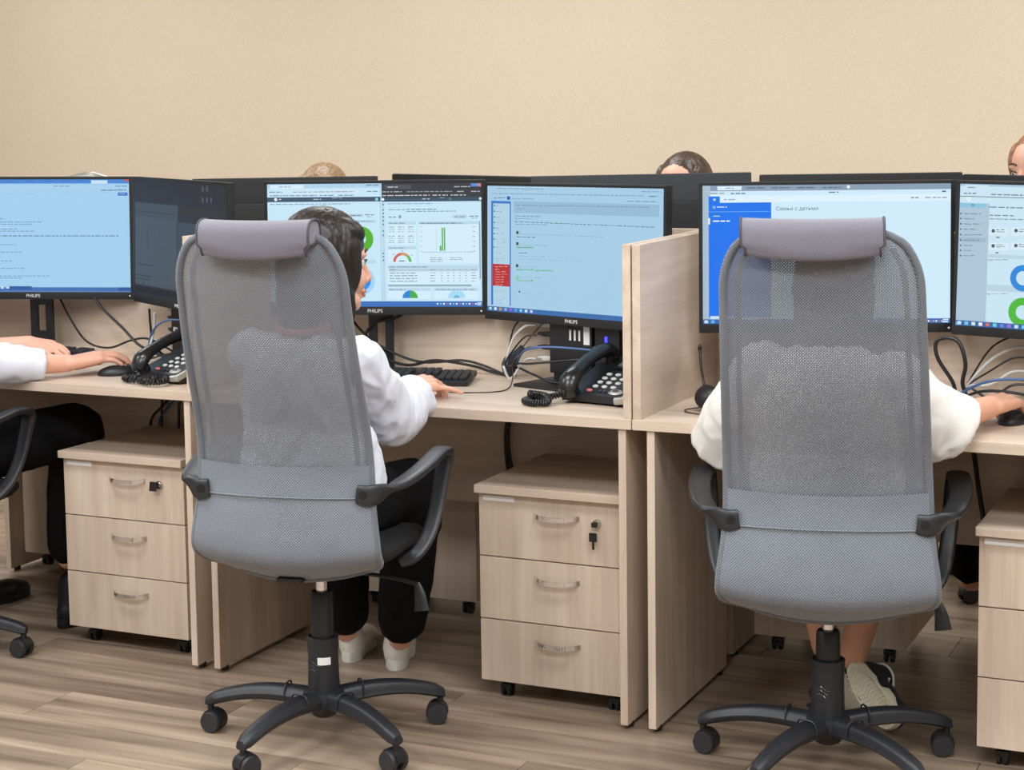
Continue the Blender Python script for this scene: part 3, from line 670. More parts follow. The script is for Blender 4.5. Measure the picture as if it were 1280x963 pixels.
# ------------------------------------------------------------------ keyboards, mice, phones, headset, boxes
def make_keyboard(x, y, rot, label):
    t = thing('keyboard', label, 'keyboard', (x, y, ZT), R(rot))
    tilt = R(4)
    mb = MB(); mb.box((0, 0, .012), (.445, .145, .014), rot=(tilt, 0, 0), bev=.005); mb.bb((-.2, .05, 0), (-.17, .064, .012)); mb.bb((.17, .05, 0), (.2, .064, .012)); mb.bb((-.21, -.066, 0), (.21, -.058, .006)); mb.build('case', black, t)
    mb = MB()
    T = Matrix.Translation((0, 0, .0195)) @ Matrix.Rotation(tilt, 4, 'X')
    def key(u, v, w_=.0165, h_=.0165): mb.box((u, v, .004), (w_, h_, .008), bev=.002, M=T)
    rows = [(.055, 'f'), (.031, 'n'), (.012, 'n'), (-.007, 'n'), (-.026, 'n'), (-.045, 's')]
    for v, k in rows:
        if k == 'f':
            for i in range(13): key(-.207+i*.0213, v, .0155, .014)
        elif k == 'n':
            for i in range(14): key(-.205+i*.0192, v)
        else:
            for u, w_ in ((-.203, .022), (-.178, .022), (-.153, .022), (-.09, .095), (-.025, .022), (0, .022), (.025, .022), (.048, .02)): key(u, v, w_)
        for i in range(3):
            if v not in (-.007,) and not (k == 'n' and v == -.026 and i != 1): key(.082+i*.0192, v)
        if k != 'f':
            for i in range(4): key(.147+i*.0192, v)
    mb.build('keys', key_k, t, kind='stuff')
    return t
make_keyboard(-2.294, 4.172, 16, 'black keyboard on the middle desk in front of the slotted stand')
make_keyboard(-3.50, 4.24, -6, 'black keyboard behind the two clasped hands on the left desk')
def make_mouse(x, y, rot, label):
    t = thing('computer_mouse', label, 'mouse', (x, y, ZT), R(rot))
    mb = MB()
    def e(m): m.ball((0, 0, .014), (.03, .056, .02), sub=3); m.ball((0, -.01, .016), (.029, .04, .022), sub=3)
    mb.ball((0, 0, .004), (.031, .056, .024), sub=3); 
    for v in mb.bm.verts: v.co.z = max(0, v.co.z)
    mb.build('shell', black, t); mb = MB(); mb.cyl((-.003, .03, .023), (.003, .03, .023), .007, 14); mb.build('wheel', dgrey, t)
make_mouse(-3.085, 4.03, -50, 'black mouse under the resting hand on the left desk')
make_mouse(-.655, 4.10, -8, 'black mouse under the hand at the right picture edge')

def coil(path, r=.0068, wire=.0025, turns=40, m=None):
    P = [Vector(p) for p in path]; Q = []
    mb = MB()
    n = len(P); fine = []
    for i in range(n-1):
        p0, p1, p2, p3 = P[max(i-1, 0)], P[i], P[i+1], P[min(i+2, n-1)]
        for k in range(30):
            t = k/30; fine.append(.5*((2*p1)+(p2-p0)*t+(2*p0-5*p1+4*p2-p3)*t*t+(3*p1-p0-3*p2+p3)*t**3))
    fine.append(P[-1]); N_ = turns*9
    for i in range(N_+1):
        f = i/N_*(len(fine)-1); j = min(int(f), len(fine)-2); p = fine[j].lerp(fine[j+1], f-j)
        t = (fine[min(j+1, len(fine)-1)]-fine[max(j-1, 0)]).normalized(); s_ = t.cross(Vector((0, 0, 1)))
        if s_.length < .05: s_ = Vector((1, 0, 0))
        s_.normalize(); u = s_.cross(t); a = 2*PI*i/9; Q.append(p+s_*r*math.cos(a)+u*r*math.sin(a))
    mb.tube(Q, wire, 5, smooth=0); return mb
def make_phone(x, y, rot, label, cordpts, turns):
    t = thing('desk_phone', label, 'phone', (x, y, ZT), R(rot))
    sl = R(19)
    # wedge body: low at the front
    mb = MB(); prof = [(-.105, .006), (-.105, .024), (.10, .092), (.108, .086), (.108, .006)]
    rings = []
    for xx, ins in ((-.092, .004), (-.088, 0), (.088, 0), (.092, .004)):
        rings.append([(xx, yy*(1-ins*2), max(.004, zz-ins)) for yy, zz in prof])
    mb.loft(rings); body = mb.build('body', black, t)
    T = Matrix.Translation((0, -.105, .0245)) @ Matrix.Rotation(math.atan2(.068, .205), 4, 'X')
    for v in T, : pass
    mb = MB(); mb.box((.025, .165, .004), (.10, .05, .008), bev=.003, M=T); mb.build('display_hood', black_g, t)
    mb = MB(); mb.box((.025, .163, .0085), (.08, .032, .001), M=T); mb.build('display', mat('lcd_glass', (96, 104, 100), .2), t)
    for r_ in range(4):
        for c_ in range(3):
            mb = MB(); mb.ball((-.020+c_*.026, .045+r_*.0225, .001), (.0088, .0066, .004), M_id if False else None, sub=2)
            for v in mb.bm.verts: v.co = T @ v.co
            mb.build('key', key_w, t)
    mb = MB(); mb.ball((-.024, .022, .001), (.010, .0055, .004), sub=2)
    for v in mb.bm.verts: v.co = T @ v.co
    mb.build('key', key_r, t, 'small pinkish red key')
    mb = MB(); mb.ball((.052, .022, .001), (.021, .014, .004), sub=2)
    for v in mb.bm.verts: v.co = T @ v.co
    nv = mb.build('navigation_key', silver, t)
    mb = MB(); mb.ball((.052, .022, .003), (.011, .007, .004), sub=2)
    for v in mb.bm.verts: v.co = T @ v.co
    mb.build('centre_key', dgrey, nv)
    mb = MB()
    for k in range(3):
        mb.box((.008+k*.014, .02, .002), (.009, .005, .004), bev=.0015, M=T)
        mb.box((.066, .062+k*.02, .002), (.012, .005, .004), bev=.0015, M=T)
    mb.build('function_keys', dgrey, t)
    mb = MB(); mb.box((.078, -.004, -.007), (.03, .012, .016), rot=(0, .0, .35), bev=.004, M=T); mb.box((.087, .03, -.006), (.012, .07, .016), bev=.004, M=T); mb.build('silver_corner', silver, t)
    # handset lying along the left side
    mb = MB(); pts = [(-.066, -.012, .010), (-.066, .012, .034), (-.066, .06, .043), (-.066, .125, .043), (-.066, .175, .036), (-.066, .205, .014)]
    mb.tube([T @ Vector(p) for p in pts], [.020, .022, .0165, .0165, .022, .020], 16, smooth=6, flat=(1.25, .85))
    for yy in (-.002, .192):
        mb.cone(T @ Vector((-.066, yy, -.002)), T @ Vector((-.066, yy, .024)), .025, .022, 20)
    hs = mb.build('handset', black_g, t)
    Mi = (Matrix.Translation(t.location) @ Matrix.Rotation(R(rot), 4, 'Z')).inverted()
    p0 = T @ Vector((-.066, -.022, .012))
    cp = [p0]+[Mi @ Vector(p) for p in cordpts]
    mb = coil(cp, turns=turns); mb.build('coiled_cord', dgrey if False else black, t)
    return t
make_phone(-1.620, 4.105, -11, 'black desk phone with round pale keys on the middle desk, coiled cord beside it', [(-1.745, 3.975, .768), (-1.79, 3.985, .762), (-1.80, 3.95, .760), (-1.765, 3.925, .760), (-1.735, 3.94, .761), (-1.75, 3.965, .772), (-1.80, 3.975, .775)], 50)
make_phone(-2.865, 4.055, -17, 'black desk phone on the left desk, half hidden by the first grey chair', [(-2.94, 3.93, .764), (-2.985, 3.935, .762), (-2.96, 3.905, .762), (-2.90, 3.90, .762), (-2.875, 3.925, .765), (-2.90, 3.885, .764), (-2.845, 3.868, .764), (-2.83, 3.90, .766), (-2.855, 3.935, .77)], 46)

def make_headset():
    t = thing('headset', 'black headset with upright microphone boom lying on the right desk', 'headset', (-1.345, 4.02, ZT))
    mb = MB(); mb.lathe([(.012, 0), (.026, .004), (.03, .012), (.028, .022), (.018, .03), (.006, .033)]); e = mb.build('ear_cup', black, t); e.rotation_euler = (R(62), R(10), R(-20)); e.location = (0, -.01, .030)
    mb = MB(); mb.tube([(-.004, -.012, .035), (-.018, .0, .07), (-.028, .01, .11), (-.033, .02, .142)], [.0045, .003, .0028, .0035], 10); mb.ball((-.034, .021, .146), (.005, .005, .010)); mb.build('microphone_boom', black_g, t)
    mb = MB(); pts = []
    for k in range(13):
        a = PI*k/12; pts.append((.02+.075*(1-math.cos(a)), .02+.02*math.sin(a), .012+.0*a))
    mb.tube(pts, .004, 8, smooth=2, flat=(.6, 2)); mb.build('headband', black, t)
    mb = MB(); mb.lathe([(.012, 0), (.026, .004), (.03, .012), (.024, .022)]); e2 = mb.build('ear_cup', black, t); e2.location = (.165, .02, .001)
    mb = MB(); mb.tube([(-.01, -.02, .012), (-.04, .0, .004), (-.055, -.02, .003), (-.04, -.055, .003), (.02, -.07, .003), (.09, -.02, .003), (.13, .1, .003), (.16, .30, .003)], .0016, 6, smooth=8); mb.build('cord', mat('brown_black_cord', (58, 44, 40), .5), t)
make_headset()

def make_minipc(x, y, z, rot, label, vents=True, led=False, size=(.135, .04, .17)):
    t = thing('mini_computer', label, 'computer', (x, y, ZT), R(rot), 'small computers standing behind the monitors'); a, b, c = size; dz = z-ZT
    mb = MB(); mb.bb((-a/2, 0, dz), (a/2, b, dz+c), .003); mb.bb((-a/2+.01, .004, 0), (a/2-.01, b+.02, dz+.002), .002); mb.build('case', black, t)
    if vents:
        mb = MB()
        for k in range(3): mb.box((.0+k*.0145, -.0006, dz+.105), (.0055, .001, .028))
        mb.build('vent_labels', label_m, t, 'three narrow pale strips')
        mb = MB(); mb.box((.052, -.0006, dz+.108), (.019, .001, .052)); mb.build('sticker', label_m, t, 'tall pale sticker')
    else:
        mb = MB(); mb.box((-.043, -.0006, dz+.06), (.024, .001, .036)); mb.build('sticker', label_m, t, 'white printed sticker')
        mb = MB(); mb.box((-.038, -.0014, dz+.069), (.010, .0008, .009)); mb.build('print', dgrey, t)
    if led:
        mb = MB(); mb.box((a/2+.045, .0, dz+.098), (.007, .004, .02), bev=.002); mb.build('power_light', emit((60, 60, 255), 3), t, 'glowing blue light')
        mb = MB(); mb.bb((a/2+.008, .002, dz), (a/2+.085, .04, dz+.16), .003); mb.build('docking_block', black, t)
    # plugs on the left side
    for k, (zz, m_) in enumerate(((.155, black), (.125, grey_c), (.10, black), (.065, black), (.035, grey_c))):
        mb = MB(); mb.box((-a/2-.018, .02, dz+zz), (.036, .014, .013), bev=.003); mb.cone((-a/2-.034, .02, dz+zz), (-a/2-.052, .02, dz+zz), .006, .0035, 10); mb.build('plug', m_, t)
    return t
make_minipc(-1.825, 4.30, .775, -12, 'black mini computer with pale strips behind the desk phone, cables plugged in its left side', True, True)
make_minipc(-3.045, 4.29, .775, -25, 'black mini computer with a white sticker on the left desk beside the dim monitor', False)
make_minipc(-.545, 4.33, .765, -8, 'black mini computer at the right picture edge above the resting hand', True)

def cable(name, pts, r, m_, label, group=None, smooth=8):
    mb = MB(off=pts[0]); mb.tube(pts, r, 8, smooth=smooth); o = mb.build(name, m_); o.location = pts[0]; tag(o, label, 'cable', group); return o
D = ZT+.004
# middle desk
cable('monitor_cable', [(-2.33, 4.35, .93), (-2.36, 4.335, .905), (-2.43, 4.33, .885), (-2.46, 4.325, .84), (-2.42, 4.32, .80), (-2.33, 4.33, .773), (-2.24, 4.33, .79), (-2.14, 4.36, .775), (-2.09, 4.37, .76), (-2.05, 4.375, D)], .0042, black, 'thick black cable looping from the slotted stand behind the keyboard', 'cables behind the middle keyboard')
cable('monitor_cable', [(-2.53, 4.35, .92), (-2.49, 4.345, .87), (-2.42, 4.345, .82), (-2.30, 4.345, .782), (-2.18, 4.365, .788), (-2.12, 4.38, .775), (-2.06, 4.38, D)], .0038, black, 'second black cable hanging left of the slotted stand, then behind the keyboard', 'cables behind the middle keyboard')
cable('mouse_cable', [(-2.08, 4.02, .757), (-2.02, 4.06, D-.002), (-1.95, 4.10, D-.002), (-1.94, 4.16, D), (-1.97, 4.25, .77), (-2.0, 4.32, .80), (-1.965, 4.35, .86), (-1.93, 4.335, .893), (-1.90, 4.32, .915)], .0016, mat('brown_black_cord', (58, 44, 40), .5), 'thin brown-black cord curving over the middle desktop to the hand')
for k, (z1, m_, nm) in enumerate(((.925, black, 'topmost black'), (.900, grey_c, 'upper light grey'), (.872, black, 'second black'), (.838, black, 'lower black'), (.808, grey_c, 'lower light grey'))):
    yy = 4.345-.006*k
    cable('data_cable', [(-1.935, 4.325, z1), (-1.97, 4.33, z1-.006), (-2.01, yy, z1-.04-.004*k), (-2.03, yy, .80-.004*k), (-2.045, 4.375, D)], (.0024, .0036, .0024, .003, .0034)[k], m_, nm+' cable running from the mini computer on the middle desk', 'cables bundled at the middle desk grommet')
cable('network_cable', [(-1.70, 4.255, .845), (-1.78, 4.245, .852), (-1.88, 4.25, .852), (-1.95, 4.28, .835), (-2.0, 4.34, .79), (-2.03, 4.37, D)], .003, blue_c, 'blue cable arching in front of the mini computer on the middle desk')
cable('power_cable', [(-1.76, 4.22, .765), (-1.85, 4.24, .762), (-1.93, 4.28, .775), (-2.0, 4.34, .78), (-2.03, 4.375, D)], .0032, black, 'black cable lying low from the phone to the desk grommet')
cable('power_cable', [(-1.72, 4.25, .83), (-1.82, 4.24, .82), (-1.92, 4.26, .805), (-2.0, 4.33, .79), (-2.03, 4.37, D)], .0028, black, 'black cable just below the blue one on the middle desk')
mb = MB(off=(-2.035, 4.365, .765)); mb.tube([(-2.035, 4.375, .75), (-2.035, 4.36, .785), (-2.015, 4.35, .81)], [.017, .018, .012], 14); mb.tube([(-2.015, 4.35, .81), (-1.985, 4.345, .835)], [.009, .008], 10)
o = mb.build('cable_wrap', dgrey); o.location = (-2.035, 4.365, .765); tag(o, 'dark grey wrap holding the cable bundle on the middle desk', 'cable wrap')
# left desk
cable('monitor_cable', [(-3.40, 4.34, .93), (-3.37, 4.34, .895), (-3.30, 4.34, .84), (-3.22, 4.32, .79), (-3.14, 4.33, .765), (-3.09, 4.34, D)], .0042, black, 'black cable slanting down behind the hands on the left desk')
cable('monitor_cable', [(-3.56, 4.37, .93), (-3.51, 4.36, .86), (-3.45, 4.36, .79), (-3.36, 4.35, .775), (-3.28, 4.35, .80), (-3.21, 4.34, .81), (-3.14, 4.34, .785), (-3.08, 4.34, D)], .0032, black, 'black cable drooping through the stand slot on the left desk')
cable('data_cable', [(-3.14, 4.26, .91), (-3.145, 4.27, .86), (-3.15, 4.29, .80), (-3.13, 4.33, D)], .0034, black, 'black cable hanging from the dim monitor')
cable('data_cable', [(-3.115, 4.25, .90), (-3.125, 4.26, .85), (-3.14, 4.25, .79), (-3.15, 4.24, .765)], .0038, grey_c, 'light grey cable beside the small computer on the left desk')
cable('network_cable', [(-2.98, 4.22, .885), (-3.06, 4.235, .882), (-3.12, 4.25, .85), (-3.15, 4.27, .79), (-3.13, 4.33, D)], .003, blue_c, 'blue cable arching over the small computer on the left desk')
cable('power_cable', [(-3.03, 4.23, .79), (-3.10, 4.25, .775), (-3.15, 4.28, .762), (-3.2, 4.26, D), (-3.12, 4.18, D)], .0028, black, 'black cable curled on the left desk next to the phone')
# right desk
cable('power_cable', [(-.83, 4.33, D), (-.83, 4.31, .80), (-.865, 4.30, .86), (-.87, 4.30, .90), (-.845, 4.30, .912), (-.815, 4.30, .90), (-.80, 4.30, .85), (-.81, 4.32, .80), (-.80, 4.35, D)], .005, black, 'thick black cable standing in a tall loop on the right desk')
for k, (z1, m_, nm) in enumerate(((.918, black, 'topmost black'), (.890, grey_c, 'upper light grey'), (.865, black, 'second black'), (.832, grey_c, 'lower light grey'), (.80, black, 'lower black'))):
    cable('data_cable', [(-.665, 4.35, z1), (-.70, 4.345, z1-.003), (-.75, 4.34, z1-.035), (-.80, 4.34, .80-.003*k), (-.825, 4.36, D)], (.0024, .0036, .0024, .0036, .003)[k], m_, nm+' cable fanning out to the computer at the right edge', 'cables fanning out on the right desk')
cable('network_cable', [(-.56, 4.25, .815), (-.66, 4.26, .825), (-.74, 4.28, .815), (-.80, 4.31, .785), (-.84, 4.34, D)], .0034, blue_c, 'blue cable bending low across the right desk')
cable('mouse_cable', [(-.68, 4.22, .757), (-.76, 4.25, D-.002), (-.84, 4.29, D), (-.87, 4.31, .79), (-.95, 4.33, .83)], .0018, black, 'thin black cord on the right desk behind the hand')
cable('power_cable', [(-.60, 4.20, .79), (-.68, 4.22, .80), (-.76, 4.27, .79), (-.83, 4.32, D)], .0036, black, 'black cable under the blue one on the right desk')
# hanging below the desks
cable('hanging_cable', [(-2.01, 4.345, .735), (-2.02, 4.34, .66), (-2.035, 4.34, .60), (-2.03, 4.34, .5), (-2.0, 4.34, .40)], .0055, black, 'black cable hanging under the middle desk beside the pedestal', 'cables hanging under the middle desk')
cable('hanging_cable', [(-1.995, 4.34, .735), (-2.0, 4.335, .67), (-2.025, 4.335, .61), (-2.015, 4.335, .5), (-1.97, 4.34, .42)], .0045, black, 'second black cable hanging under the middle desk, twisted round the first', 'cables hanging under the middle desk')
for k, (a, b, m_) in enumerate(((-3.165, -3.16, black), (-3.12, -3.20, black), (-3.105, -3.17, blue_c), (-3.10, -3.10, black), (-3.09, -3.05, black))):
    cable('hanging_cable', [(a, 4.34, .735), (a+.003, 4.34, .66), ((a+b)/2, 4.335, .61), (b, 4.33, .56), (b-.01, 4.33, .42)], .0035+.0008*(k % 2), m_, ['leftmost black cable hanging under the left desk', 'black cable splaying left under the left desk', 'blue-grey cable hanging under the left desk', 'thick black cable hanging straight under the left desk', 'black cable splaying right under the left desk'][k], 'cables hanging under the left desk')
cable('hanging_cable', [(-.80, 4.30, .735), (-.76, 4.29, .70), (-.70, 4.28, .685), (-.655, 4.27, .70), (-.68, 4.26, .675), (-.74, 4.27, .665), (-.78, 4.28, .69), (-.72, 4.29, .715), (-.66, 4.30, .735)], .0042, black, 'black cable coiled under the right desktop edge')
cable('hanging_cable', [(-.81, 4.32, .735), (-.79, 4.31, .70), (-.775, 4.30, .62), (-.765, 4.30, .55), (-.745, 4.30, .42), (-.74, 4.30, .3)], .006, black, 'black cable hanging beside the right-hand pedestal')

# ------------------------------------------------------------------ office chairs
def make_chair(name, label, loc, rot, base_angles, high=True, group='grey mesh swivel chairs', sticker=True, lean=.13, zb=.425, ws=1.0, arm_dz=0.0, skew=0, hshift=0, hrw=1.0):
    t = thing(name, label, 'chair', loc, R(rot), group)
    ZB = zb; ZTOP = 1.215 if high else 1.02; Hh = ZTOP-ZB
    def outline(tt):      # half width at height fraction
        z = tt*Hh
        w_ = .222+.012*math.exp(-((z-.06)/.08)**2)-.020*tt
        if z < .05: w_ -= .05*(1-math.sqrt(max(0, 1-((.05-z)/.05)**2)))
        dz = Hh-z
        if dz < .115: w_ -= .080*(1-math.sqrt(max(0, 1-((.115-dz)/.115)**2)))
        return w_*ws
    def yprof(tt, u):
        z = tt*Hh
        y = -.235-.018*math.exp(-((z-.10)/.09)**2)+.030*math.exp(-((z-.30)/.16)**2)-lean*max(0, z-.12)
        if z < .06: y += .075*(1-z/.06)**1.7
        return y+.030*u*u
    def bottom_sag(u): return -.022*(1-u*u)
    def surf(t0, t1, off, nu=28, nv=44, inset=.0, thick=False):
        me = bpy.data.meshes.new('surf'); vs = []; fs = []; uvs = []
        for j in range(nv+1):
            tt = t0+(t1-t0)*(.5-.5*math.cos(PI*j/nv)) if t1 >= 1 else t0+(t1-t0)*j/nv
            w_ = max(.01, outline(tt)-inset)
            for i in range(nu+1):
                u = -1+2*i/nu; vs.append((u*w_, yprof(tt, u)+off, ZB+tt*Hh+bottom_sag(u)*(1-tt)**3)); uvs.append((u*w_, tt*Hh))
        for j in range(nv):
            for i in range(nu):
                a = j*(nu+1)+i; fs.append((a, a+1, a+nu+2, a+nu+1))
        me.from_pydata(vs, [], fs); ul = me.uv_layers.new(name='UVMap')
        for l in me.loops: ul.data[l.index].uv = uvs[l.vertex_index]
        me.shade_smooth(); return me
    me = surf(.17, 1.0, 0, inset=.004); me.materials.append(mesh_m); link('mesh_back', me, t)
    # tubular frame sewn into the mesh edge
    pts = []
    ts = [i/40 for i in range(0, 41)]
    for q in ts: pts.append((outline(q)-.004, yprof(q, 1), ZB+q*Hh))
    top = [(u*outline(1.0), yprof(1, u), ZTOP+.002) for u in (.6, .2, -.2, -.6)]
    left = [(-p[0], p[1], p[2]) for p in reversed(pts)]
    bot = [(u*outline(0), yprof(0, u), ZB+bottom_sag(u)) for u in (-.7, -.35, 0, .35, .7)]
    mb = MB(); ring = pts+top+left+bot+[pts[0]]
    mb.tube(ring, .009, 10, smooth=2, caps=False); fo = mb.build('back_frame', frame_m, t)
    fm = fo.data; ul = fm.uv_layers.new(name='UVMap')
    for l in fm.loops: c = fm.vertices[l.vertex_index].co; ul.data[l.index].uv = (c.x+c.y*.7, c.z)
    # inner dark hoop seen through the mesh
    mb = MB(); hp = [(outline(q)-.034, yprof(q, .85)+.012, ZB+q*Hh) for q in [i/24 for i in range(3, 24)]]
    hp2 = [(-p[0], p[1], p[2]) for p in reversed(hp)]
    mb.tube(hp, .006, 8, smooth=0); mb.tube(hp2, .006, 8, smooth=0); mb.build('inner_hoop', mat('mid_grey_tube', (92, 95, 102), .5), t)
    # lower sleeve of doubled mesh with its seam line
    me = surf(0, .33, -.0065, nv=20, inset=-.002); me.materials.append(sleeve_m); so = link('lower_sleeve', me, t)
    mb = MB(); q = .235; mb.tube([(u*(outline(q)+.001), yprof(q, u)-.009, ZB+q*Hh) for u in [-1+.1*i for i in range(21)]], .0016, 6, smooth=0); mb.build('seam', frame_m, so)
    # solid cushion in front of the sleeve
    me = surf(.02, .30, .022, nv=12, inset=.018); me.materials.append(seat_m); link('back_pad', me, t)
    if high:
        # headrest roll folded over the frame
        zc = ZTOP-.004; hw = .142*ws*hrw; ycn = yprof(1, 0)-.004
        prof = []
        sec = [(.030, -.046), (.034, -.01), (.030, .026), (.012, .040), (-.018, .038), (-.036, .020), (-.040, -.02), (-.036, -.052), (-.026, -.058), (-.020, -.03), (.012, -.03), (.02, -.048)]
        rings = []
        me = bpy.data.meshes.new('headrest'); vs = []; fs = []; uvs = []; nu = 18
        arc = [0]
        for k in range(1, len(sec)+1):
            a = Vector(sec[k-1]); b = Vector(sec[k % len(sec)]); arc.append(arc[-1]+(b-a).length)
        # smooth closed section
        S = []; n = len(sec)
        for k in range(n):
            p0, p1, p2, p3 = [Vector(sec[(k+d) % n]) for d in (-1, 0, 1, 2)]
            for m_ in range(4):
                q = m_/4; S.append(.5*((2*p1)+(p2-p0)*q+(2*p0-5*p1+4*p2-p3)*q*q+(3*p1-p0-3*p2+p3)*q**3))
        n = len(S); al = 0
        for i in range(nu+1):
            u = -1+2*i/nu; al = 0
            for k in range(n):
                p = S[k]; sag = -.012*(1-u*u) if p.y < -.02 else -.002*(1-u*u)
                tx = u*(hw-(.008 if p.y < -.03 else 0))
                vs.append((tx, ycn+p.x*1.0+.024*u*u, zc+p.y*.74+sag*.8+.004)); uvs.append((tx, al)); al += (S[(k+1) % n]-p).length
        for i in range(nu):
            for k in range(n):
                a = i*n+k; b = i*n+(k+1) % n; fs.append((a, b, b+n, a+n))
        fs.append(tuple(range(n))[::-1]); fs.append(tuple(nu*n+k for k in range(n)))
        me.from_pydata(vs, [], fs); ul = me.uv_layers.new(name='UVMap')
        for l in me.loops: ul.data[l.index].uv = uvs[l.vertex_index]
        me.shade_smooth(); me.set_sharp_from_angle(angle=R(50)); me.materials.append(pad_m); hr = link('headrest', me, t, 'plum-grey folded cloth headrest roll')
        for sx in (-1, 1):
            idx = 0 if sx < 0 else nu*n
            mb = MB(); mb.tube([Vector(vs[idx+k])+Vector((sx*.0012, 0, 0)) for k in list(range(n))+[0]], .0028, 6, smooth=0, caps=False); mb.build('piping', mat('dark_piping', (70, 68, 76), .7), hr)
    if high and skew:
        for ch in t.children:
            if ch.name.split('.')[0] in ('mesh_back', 'back_frame', 'inner_hoop', 'headrest'):
                ex = hshift if ch.name.startswith('headrest') else 0
                for o_ in [ch]+list(ch.children):
                    for v in o_.data.vertices: v.co.x += skew*max(0, v.co.z-.64)/.56+ex
    # arms
    for sx in (-1, 1):
        q = (.640-ZB)/Hh; yb = yprof(q, 1)-.018
        arm = [(sx*.185, yb-.001, .640), (sx*.213, yb, .642), (sx*.244, yb+.03, .652), (sx*.272, yb+.10, .672), (sx*.286, yb+.19, .694), (sx*.287, yb+.275, .706), (sx*.285, yb+.335, .703), (sx*.281, yb+.358, .68), (sx*.276, yb+.352, .64), (sx*.268, yb+.325, .56), (sx*.256, yb+.29, .50), (sx*.235, yb+.25, .462), (sx*.20, yb+.245, .445)]
        arm = [(a_*ws, b_, (c_-.64)*(.85 if c_ > .64 else 1)+.64+arm_dz-.016*min(1, k_/4)) for k_, (a_, b_, c_) in enumerate(arm)]
        mb = MB(); P = [Vector(p) for p in arm]
        hh = [.021, .023, .024, .024, .025, .025, .024, .021, .019, .018, .018, .017, .014]
        tn = [.008, .009, .010, .010, .010, .010, .011, .011, .010, .009, .009, .009, .009]
        # flat band: broad face up along the rest, broad face outwards at the bracket and down the post
        fine = []; n = len(P)
        for i in range(n-1):
            p0, p1, p2, p3 = P[max(i-1, 0)], P[i], P[i+1], P[min(i+2, n-1)]
            for k in range(5):
                f = k/5; fine.append((.5*((2*p1)+(p2-p0)*f+(2*p0-5*p1+4*p2-p3)*f*f+(3*p1-p0-3*p2+p3)*f**3), i+f))
        fine.append((P[-1], n-1)); rings = []
        for i, (p, f) in enumerate(fine):
            tg = (fine[min(i+1, len(fine)-1)][0]-fine[max(i-1, 0)][0]).normalized()
            # broad direction
            bd0 = Vector((0, 0, 1)); bd1 = Vector((sx, 0, .12)).normalized()
            k = min(1, max(0, (f-.8)/2.2)); k = k*k*(3-2*k)
            if f > 5.2: bd1 = Vector((sx, 0, 0))
            bd = bd0.lerp(bd1, k).normalized(); bd = (bd-tg*bd.dot(tg)).normalized(); nd = tg.cross(bd)
            j = min(int(f), n-2); a = hh[j]+(hh[j+1]-hh[j])*(f-j); b = tn[j]+(tn[j+1]-tn[j])*(f-j)
            rings.append([p+bd*(a*math.copysign(abs(math.cos(2*PI*m_/14))**.55, math.cos(2*PI*m_/14)))+nd*(b*math.copysign(abs(math.sin(2*PI*m_/14))**.7, math.sin(2*PI*m_/14))) for m_ in range(14)])
        mb.loft(rings); ar = mb.build('armrest', arm_m, t)
        mb = MB(); mb.cyl((sx*.202*ws, yb-.004, .640+arm_dz), (sx*.202*ws, yb-.0115, .640+arm_dz), .0095, 18); mb.build('bolt', black_g, ar)
        mb = MB()
        for o_ in (-.008, 0, .008):
            mb.tube([Vector(arm[k])+Vector((o_*1.0, .0115, 0)) for k in (8, 9, 10)], .0018, 6, smooth=3)
        mb.build('ribs', arm_m, ar)
    # seat, mechanism
    mb = MB(); rings = []
    sdz = max(0, zb-.425)
    for zz, sc_ in ((.420+sdz, .82), (.428+sdz, .92), (.442+sdz, .98), (.465+sdz*.5, .98), (.476+sdz*.5, .93), (.482+sdz*.5, .80)):
        rg = []
        for k in range(40):
            a = 2*PI*k/40; cx = math.copysign(abs(math.cos(a))**.55, math.cos(a)); cyy = math.copysign(abs(math.sin(a))**.55, math.sin(a))
            rg.append((cx*.225*sc_*ws, .040+cyy*.222*sc_, zz-(.02*max(0, cyy)**3 if zz > .45 else 0)))
        rings.append(rg)
    mb.loft(rings); mb.build('seat', seat_m, t)
    mb = MB(); mb.box((0, .03, .396+sdz), (.15, .20, .034), bev=.006); mb.box((0, -.12, .406+sdz), (.06, .16, .010), bev=.003); mb.cyl((0, 0, .368+sdz), (0, 0, .392+sdz), .03); mb.build('tilt_mechanism', black, t)
    mb = MB(); mb.tube([(.06, .03, .398), (.16, .02, .392), (.235, .0, .385)], .005, 8); mb.tube([(.235, .0, .388), (.243, -.004, .36), (.248, -.008, .325)], [.006, .014, .019], 10, flat=(1.0, .4)); mb.build('height_lever', black, t)
    # column
    cd = (zb-.425)*.9
    mb = MB(); mb.cyl((0, 0, .30+cd), (0, 0, .38+cd), .0135, 20); mb.build('gas_piston', chrome, t, 'bright chrome piston')
    mb = MB(); mb.lathe([(.020, .24), (.0275, .24), (.0262, .330+cd), (.023, .334+cd), (.014, .334+cd)]); mb.build('inner_cover', black, t)
    mb = MB(); mb.lathe([(.034, .115), (.0375, .118), (.0355, .205), (.0355, .206), (.0378, .248), (.034, .250), (.029, .246)]); cv = mb.build('outer_cover', base_m, t)
    if sticker:
        mb = MB(); n = 8
        a0 = R(-80-rot); 
        for k in range(n):
            a = a0+R(48)*k/n; b = a0+R(48)*(k+1)/n; r_ = .0376
            mb.quad([(r_*math.cos(a), r_*math.sin(a), .188), (r_*math.cos(b), r_*math.sin(b), .188), (r_*math.cos(b), r_*math.sin(b), .206), (r_*math.cos(a), r_*math.sin(a), .206)])
        mb.build('sticker', label_m, cv, 'small white printed sticker')
    mb = MB()
    for k in range(3):
        a0 = R(-118-rot+k*9); mb.tube([(.0384*math.cos(a0+.12*i), .0384*math.sin(a0+.12*i), .172+.005*math.sin(i*.7+k)+.009*k) for i in range(6)], .0007, 5, smooth=3)
